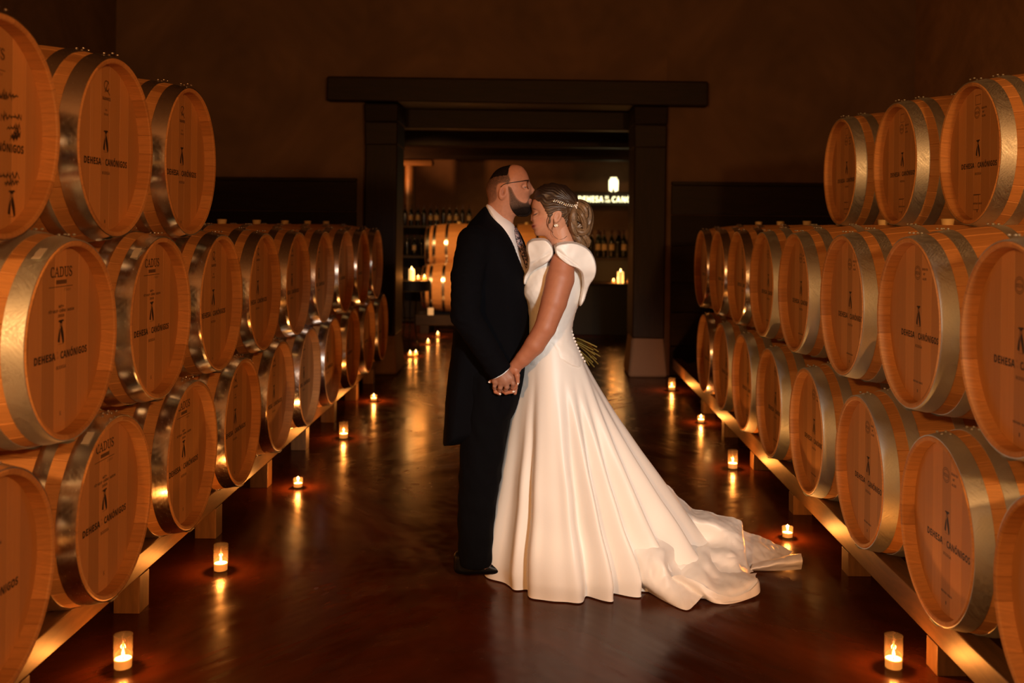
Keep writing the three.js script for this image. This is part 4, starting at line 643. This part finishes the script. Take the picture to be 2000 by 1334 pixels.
  for (const [pts, r] of [[[[1200, 770, 0.068], [1178, 860, 0.066], [1190, 930, 0.062], [1230, 980, 0.058], [1262, 1010, 0.052]], 0.0016], [[[1268, 830, 0.072], [1272, 900, 0.072], [1246, 990, 0.064], [1262, 1050, 0.058], [1330, 1100, 0.055]], 0.0014], [[[1450, 1060, 0.05], [1400, 1095, 0.055], [1350, 1105, 0.058]], 0.001], [[[1215, 800, 0.07], [1200, 880, 0.068], [1195, 940, 0.06]], 0.0016], [[[1500, 880, 0.06], [1540, 960, 0.064], [1580, 1030, 0.05]], 0.002]]) addP('loose_strand', paint(tube(pts.map(([x, y, n]) => { const p = sp(x, y); return V(p.x, p.y, ZBR + n); }), (t) => r * (1.1 - 0.7 * t), 30, 6), () => [0.06, 0.03, 0.016]), M.hair, hairM);
  // hair vine and earring
  const vine = new THREE.Group(); vine.name = 'hair_vine'; woman.add(vine); vine.position.set(-0.1, 0, -ZBR); vine.userData.label = 'glittering pearl and leaf hair vine';
  const vp = [[1268, 580, 0.0785], [1320, 592, 0.081], [1370, 612, 0.082], [1430, 634, 0.081], [1500, 646, 0.077], [1560, 652, 0.071], [1585, 625, 0.069]].map(([x, y, n]) => { const p = sp(x, y); return V(p.x, p.y, ZBR + n); });
  part('wire', tube(vp, 0.0009, 40, 6), M.silver, vine); const vc = new THREE.CatmullRomCurve3(vp);
  for (let i = 0; i < 26; i++) { const p = vc.getPointAt(i / 25), leaf = i % 3 === 0, g = new THREE.SphereGeometry(1, 8, 6); leaf ? g.scale(0.0055, 0.0022, 0.0014) : g.scale(0.0024, 0.0024, 0.0024); g.rotateZ((i % 2 ? 1 : -1) * 0.7); g.translate(p.x, p.y + (i % 2 ? 1 : -1) * 0.0032, p.z + 0.001); part(leaf ? 'leaf' : 'bead', g, leaf ? M.silver : M.pearl, vine); }
  for (const [x, y] of [[1560, 655], [1575, 680], [1585, 640], [1590, 610], [1572, 665]]) { const g = new THREE.SphereGeometry(0.0036, 8, 6), p = sp(x, y); g.translate(p.x, p.y, ZBR + 0.074); part('bead', g, M.pearl, vine); }
  const er = new THREE.Group(); er.name = 'earring'; woman.add(er); er.position.set(-0.1, 0, -ZBR); er.userData.label = 'round gold and pearl drop earring';
  { const c = sp(1300, 915), t = new THREE.TorusGeometry(0.0064, 0.0013, 8, 24); t.translate(c.x, c.y, ZBR + 0.073); part('ring', t, M.silver, er); const p = new THREE.SphereGeometry(0.0048, 12, 8); p.translate(c.x, c.y, ZBR + 0.073); part('pearl', p, M.pearl, er); const s = sp(1300, 872), h = new THREE.SphereGeometry(0.0024, 8, 6); h.translate(s.x, s.y, ZBR + 0.073); part('stud', h, M.silver, er); }
  // gown: bodice, folded collar, buttons, skirt with train
  const bodO = outline([[1040, 500], [1030, 525], [1025, 548], [1024, 568], [1029, 592], [1033, 625], [1033, 655], [1028, 690], [1030, 720], [1140, 720], [1134, 690], [1121, 660], [1118, 640], [1124, 612], [1134, 585], [1140, 550], [1140, 510], [1120, 486], [1085, 492], [1055, 488]]);
  const bust = [1, -1].map((s) => { const p = at(1046, 566); return blob(V(p.x, p.y, ZBR + s * 0.062), [0.05, 0.055, 0.055]); });
  const bodF = inflate(bodO, ZBR, (x, y) => mix(0.125, 0.108, sst(1.24, 1.06, y)) * mix(1, 1.12, sst(1.04, 0.92, y)), 0.085);
  addP('bodice', uvPlanar(nets((x, y, z) => { let d = bodF(x, y, z); for (const b of bust) d = smin(d, b(x, y, z), 0.04); return d + 0.0012 * hash(x, y, z, 30); }, [-0.06, 0.86, ZBR - 0.16], [0.26, 1.42, ZBR + 0.16], 0.0045)), M.satin).userData.label = 'fitted satin bodice';
  const frontO = outline([[1029, 474], [1038, 467], [1052, 465], [1064, 465], [1074, 472], [1080, 482], [1081, 495], [1074, 507], [1062, 517], [1048, 525], [1038, 534], [1031, 546], [1026, 556], [1021, 552], [1022, 538], [1029, 524], [1031, 505], [1028, 490]]);
  const backO = outline([[1080, 480], [1086, 474], [1098, 471], [1112, 470], [1128, 473], [1142, 480], [1154, 492], [1161, 508], [1163, 524], [1160, 540], [1151, 555], [1146, 570], [1140, 588], [1132, 597], [1129, 590], [1132, 570], [1134, 548], [1130, 530], [1122, 523], [1108, 518], [1095, 510], [1085, 500], [1081, 492]]);
  const ss = (v) => at(1080, v).y, sx = (v) => at(v, 500).x;
  const fF = inflate(frontO, ZBR, (x, y) => mix(0.195, 0.13, sst(ss(505), ss(540), y)) * mix(0.80, 1, sst(sx(1028), sx(1070), x)), 0.009), bF = inflate(backO, ZBR, (x, y) => mix(0.205, 0.115, sst(ss(515), ss(575), y)) * mix(1, 0.80, sst(sx(1100), sx(1160), x)), 0.010);
  const crease = (x, y, z, a, b, w) => { const dx = b.x - a.x, dy = b.y - a.y, L = Math.hypot(dx, dy), d = ((x - a.x) * dy - (y - a.y) * dx) / L, t = ((x - a.x) * dx + (y - a.y) * dy) / L / L; return Math.exp(-d * d / (w * w)) * sst(-0.2, 0.2, t) * (1 - sst(0.8, 1.2, t)); };
  const c1 = [at(1036, 515), at(1072, 492)], c2 = [at(1083, 485), at(1130, 520)], c3 = [at(1092, 486), at(1145, 560)];
  const fold = (f, k) => uvPlanar(nets((x, y, z) => f(x, y, z) + (k ? 0.006 * crease(x, y, z, ...c2, 0.006) - 0.005 * crease(x, y, z, ...c3, 0.012) : 0.007 * crease(x, y, z, ...c1, 0.006)) + 0.0015 * hash(x, y, z, 22), [-0.06, 1.10, ZBR - 0.22], [0.30, 1.47, ZBR + 0.22], 0.0034, 1e6));
  addP('collar_fold', fold(fF, 0), M.satin).userData.label = 'broad folded front collar over the shoulder'; addP('collar_fold', fold(bF, 1), M.satin).userData.label = 'broad folded back collar tapering down the spine';
  for (let i = 0; i < 11; i++) { const t = i / 10, p = at(mix(1119, 1146, t * t * 0.35 + t * 0.65), mix(640, 704, t), -0.0), g = new THREE.SphereGeometry(0.0052, 10, 8); g.translate(p.x - 0.010, p.y, ZBR + 0.024); addP('button', g, M.satin); }
  // skirt: rings from the waist to the hem, pleats growing downwards, a train that runs out to the right
  const AX = 0.10, AZ = -4.30, YW = 1.03;
  const HEM = [[-180, 0.335], [-135, 0.40], [-95, 0.50], [-60, 0.66], [-32, 0.74], [-14, 0.74], [-4, 0.72], [4, 0.69], [14, 0.62], [24, 0.53], [34, 0.45], [46, 0.395], [60, 0.37], [77, 0.355], [92, 0.348], [106, 0.325], [122, 0.272], [140, 0.265], [158, 0.295], [180, 0.335]];
  const hemR = (d) => { let i = 0; while (i < HEM.length - 2 && HEM[i + 1][0] < d) i++; const p = (k) => HEM[(k + HEM.length - 1) % (HEM.length - 1)][1], t = (d - HEM[i][0]) / (HEM[i + 1][0] - HEM[i][0]), [a, b, c, e] = [p(i - 1), p(i), p(i + 1), p(i + 2)]; return b + 0.5 * t * (c - a + t * (2 * a - 5 * b + 4 * c - e + t * (3 * (b - c) + e - a))); };
  const PLEATS = [[118, 0.040, 5], [150, 0.02, 10], [176, 0.02, 9], [66, 0.055, 5], [48, 0.065, 4.5], [33, 0.06, 4.5], [18, 0.05, 5], [2, 0.04, 5], [-24, 0.03, 6], [-45, 0.06, 8], [-70, 0.06, 9], [-100, 0.05, 9], [-130, 0.04, 9]];
  const NU = 540, NV = 130, sk = [], suv = [], si = [];
  for (let j = 0; j <= NV; j++) for (let i = 0; i <= NU; i++) {
    const deg = -180 + 360 * (i % NU) / NU, a = deg * Math.PI / 180, s = Math.pow(j / NV, 0.9), R = hemR(deg), tr = sst(0.42, 0.66, R);
    const ca = Math.cos(a), sa = Math.sin(a), rw = 1 / Math.hypot(ca / 0.0975, sa / 0.112);
    let q = mix(s * 0.35 + 0.65 * Math.pow(s, 0.85), Math.pow(s, 1.14), tr); q += 0.05 * (1 - tr) * Math.exp(-(((s - 0.88) / 0.1) ** 2)) - 0.05 * (1 - tr) * sst(0.93, 1, s);
    let r = rw + (R - rw) * q, y = YW * (1 - s);
    let dsp = 0; for (const [pd, amp, w] of PLEATS) { const lean = pd < 100 && pd > 0 ? (1 - s) * 6 : 0; let dd = Math.abs(deg - pd - lean); if (dd > 180) dd = 360 - dd; dsp -= amp * Math.exp(-((dd / w) ** 2)) - amp * 0.45 * Math.exp(-(((dd - w * 2.1) / (w * 1.1)) ** 2)); }
    r += dsp * sst(0.12, 0.85, s) * (0.5 + R * 0.9);
    const x0 = AX - 0.030 * (1 - s), X = x0 + r * ca, Z = AZ + 0.02 * (1 - s) + r * sa;
    sk.push(X + 0.004 * noise3(X * 5, y * 4, Z * 5) * s, Math.max(0.005, y), Z + 0.004 * noise3(X * 5 + 7, y * 4, Z * 5) * s); suv.push(i / NU * 2.6, s * 1.2);
  }
  for (let j = 0; j < NV; j++) for (let i = 0; i < NU; i++) { const b = j * (NU + 1) + i; si.push(b, b + 1, b + NU + 1, b + 1, b + NU + 2, b + NU + 1); }
  const skirt = new THREE.BufferGeometry(); skirt.setAttribute('position', new THREE.Float32BufferAttribute(sk, 3)); skirt.setAttribute('uv', new THREE.Float32BufferAttribute(suv, 2)); skirt.setIndex(si); skirt.computeVertexNormals();
  // loose folds of the hem lying on the floor
  const D = (px, py, d) => { const p = far(px, py, d); p[1] = Math.max(0.004, p[1]); return V(...p); };
  function sheet(rows, nu = 48, nv = 36) {
    const cs = rows.map((r) => new THREE.CatmullRomCurve3(r.map((p) => D(...p)), false, 'centripetal')), p = [], uv = [], ix = [];
    for (let i = 0; i <= nu; i++) { const c = new THREE.CatmullRomCurve3(cs.map((k) => k.getPoint(i / nu)), false, 'centripetal'); for (let j = 0; j <= nv; j++) { const q = c.getPoint(j / nv); const w = q.y > 0.012 ? 0.007 * noise3(q.x * 9, q.y * 9, q.z * 6) + 0.004 * Math.abs(noise3(q.x * 17, q.y * 17, q.z * 10 + 4)) : 0; p.push(q.x + w * 0.4, Math.max(0.004, q.y + w), q.z + w * 0.5); uv.push(i / nu * 0.4, j / nv * 0.4); } }
    for (let i = 0; i < nu; i++) for (let j = 0; j < nv; j++) { const b = i * (nv + 1) + j; ix.push(b, b + nv + 1, b + 1, b + 1, b + nv + 1, b + nv + 2); }
    const g = new THREE.BufferGeometry(); g.setAttribute('position', new THREE.Float32BufferAttribute(p, 3)); g.setAttribute('uv', new THREE.Float32BufferAttribute(uv, 2)); g.setIndex(ix); g.computeVertexNormals(); return g;
  }
  const sheets = [
    sheet([[[1215, 1010, 4.20], [1262, 1045, 4.15], [1300, 1062, 4.14], [1330, 1090, 4.2], [1350, 1110, 4.22]], [[1235, 1080, 4.09], [1262, 1095, 4.04], [1292, 1092, 4.03], [1315, 1118, 4.08], [1345, 1128, 4.1]], [[1240, 1130, 4.06], [1272, 1142, 4.0], [1305, 1135, 3.99], [1330, 1145, 4.0], [1362, 1150, 4.02]], [[1268, 1158, 4.07], [1300, 1176, 3.97], [1341, 1193, 3.885], [1358, 1180, 3.93], [1376, 1160, 3.99]]]),
    sheet([[[1312, 1140, 4.04], [1313, 1126, 4.02], [1328, 1121, 4.0], [1352, 1130, 3.99], [1385, 1150, 3.97], [1420, 1164, 3.97], [1455, 1158, 4.0], [1480, 1138, 4.06], [1479, 1126, 4.12]], [[1330, 1150, 4.05], [1332, 1142, 4.03], [1342, 1140, 4.01], [1362, 1148, 3.98], [1390, 1166, 3.955], [1420, 1174, 3.955], [1456, 1168, 3.99], [1482, 1150, 4.05], [1484, 1138, 4.12]], [[1350, 1168, 4.03], [1352, 1166, 4.02], [1362, 1168, 4.0], [1376, 1170, 3.98], [1396, 1178, 3.95], [1422, 1180, 3.945], [1456, 1172, 3.985], [1482, 1160, 4.04], [1484, 1148, 4.10]]]),
    sheet([[[1330, 1085, 4.25], [1380, 1068, 4.28], [1405, 1100, 4.26], [1440, 1116, 4.2], [1478, 1120, 4.2]], [[1330, 1110, 4.15], [1375, 1100, 4.15], [1405, 1128, 4.12], [1440, 1130, 4.1], [1476, 1124, 4.14]], [[1325, 1130, 4.08], [1368, 1140, 4.04], [1402, 1152, 4.02], [1442, 1146, 4.03], [1480, 1132, 4.09]], [[1322, 1145, 4.05], [1366, 1163, 4.0], [1402, 1173, 3.975], [1444, 1166, 4.0], [1483, 1150, 4.07]]]),
    sheet([[[1180, 820, 4.46], [1180, 870, 4.42], [1185, 930, 4.34], [1190, 1010, 4.25], [1200, 1070, 4.16], [1212, 1120, 4.12]], [[1246, 893, 4.55], [1240, 950, 4.45], [1240, 1010, 4.33], [1246, 1060, 4.2], [1252, 1105, 4.11], [1260, 1148, 4.07]],
      [[1315, 958, 4.62], [1304, 992, 4.48], [1312, 1030, 4.44], [1312, 1052, 4.27], [1315, 1100, 4.15], [1325, 1135, 4.10]], [[1352, 992, 4.58], [1352, 1016, 4.42], [1357, 1054, 4.42], [1364, 1076, 4.26], [1368, 1105, 4.18], [1370, 1135, 4.12]],
      [[1399, 1003, 4.56], [1398, 1026, 4.40], [1400, 1055, 4.38], [1402, 1082, 4.25], [1405, 1106, 4.20], [1410, 1130, 4.15]], [[1440, 1015, 4.54], [1434, 1040, 4.38], [1428, 1062, 4.33], [1429, 1085, 4.26], [1438, 1105, 4.23], [1452, 1122, 4.18]],
      [[1447, 1018, 4.54], [1450, 1045, 4.42], [1451, 1068, 4.36], [1455, 1092, 4.31], [1461, 1110, 4.29], [1468, 1117, 4.28]], [[1447, 1040, 4.64], [1450, 1060, 4.54], [1454, 1080, 4.45], [1459, 1096, 4.38], [1466, 1110, 4.33], [1472, 1116, 4.30]]], 110, 60),
    sheet([[[1470, 1104, 4.44], [1500, 1098, 4.44], [1535, 1091, 4.44], [1562, 1087, 4.44]], [[1469, 1104, 4.36], [1500, 1093, 4.36], [1535, 1087, 4.36], [1565, 1081, 4.37]], [[1466, 1112, 4.31], [1500, 1105, 4.30], [1535, 1099, 4.30], [1568, 1095, 4.31]], [[1468, 1117, 4.34], [1500, 1116, 4.34], [1535, 1114, 4.34], [1565, 1112, 4.35]]]),
    sheet([[[1447, 1036, 4.68], [1483, 1048, 4.68], [1515, 1064, 4.62], [1548, 1078, 4.54]], [[1449, 1062, 4.54], [1480, 1066, 4.56], [1512, 1080, 4.52], [1540, 1086, 4.49]], [[1456, 1088, 4.46], [1482, 1082, 4.48], [1512, 1092, 4.46], [1540, 1091, 4.46]], [[1462, 1110, 4.36], [1485, 1102, 4.40], [1512, 1096, 4.43], [1538, 1093, 4.44]]]),
  ];
  addP('skirt', mergeGeometries([skirt, ...sheets]), M.satin).userData.label = 'wide satin skirt with pleats and a crumpled train';
}
// bouquet held behind the bride's waist: only the ends of its stalks show
{
  const c = at(1140, 672, -0.17), t = thing('bouquet', 'bunch of yellow green flower stalks showing behind the bride at her waist', 'bouquet', c.toArray());
  M.stalk = std({ color: 0x7a662a, roughness: 0.6 }); M.petal = std({ color: 0xe9dcc0, roughness: 0.8 });
  for (let i = 0; i < 16; i++) { const e = at(1146 + (i * 37 % 27), 672 + i * 3.0, -0.17 + 0.06 * ((i * 7 % 5) / 4 - 0.5)).sub(c), b = V(-0.05 + 0.012 * ((i * 3) % 4 - 1.5), 0.03 - 0.004 * i * 0.5, 0.02 * ((i * 5) % 3 - 1)); part('stalk', tube([b, b.clone().lerp(e, 0.5).add(V(0, 0.004, 0)), e], 0.0034, 8, 6), M.stalk, t); }
  for (let i = 0; i < 9; i++) { const g = new THREE.IcosahedronGeometry(0.026, 1); g.translate(-0.09 - 0.03 * (i % 3), 0.07 + 0.03 * Math.floor(i / 3), 0.03 * ((i * 2) % 3 - 1)); part('flower', g, M.petal, t); }
}
renderer.render(scene, camera);
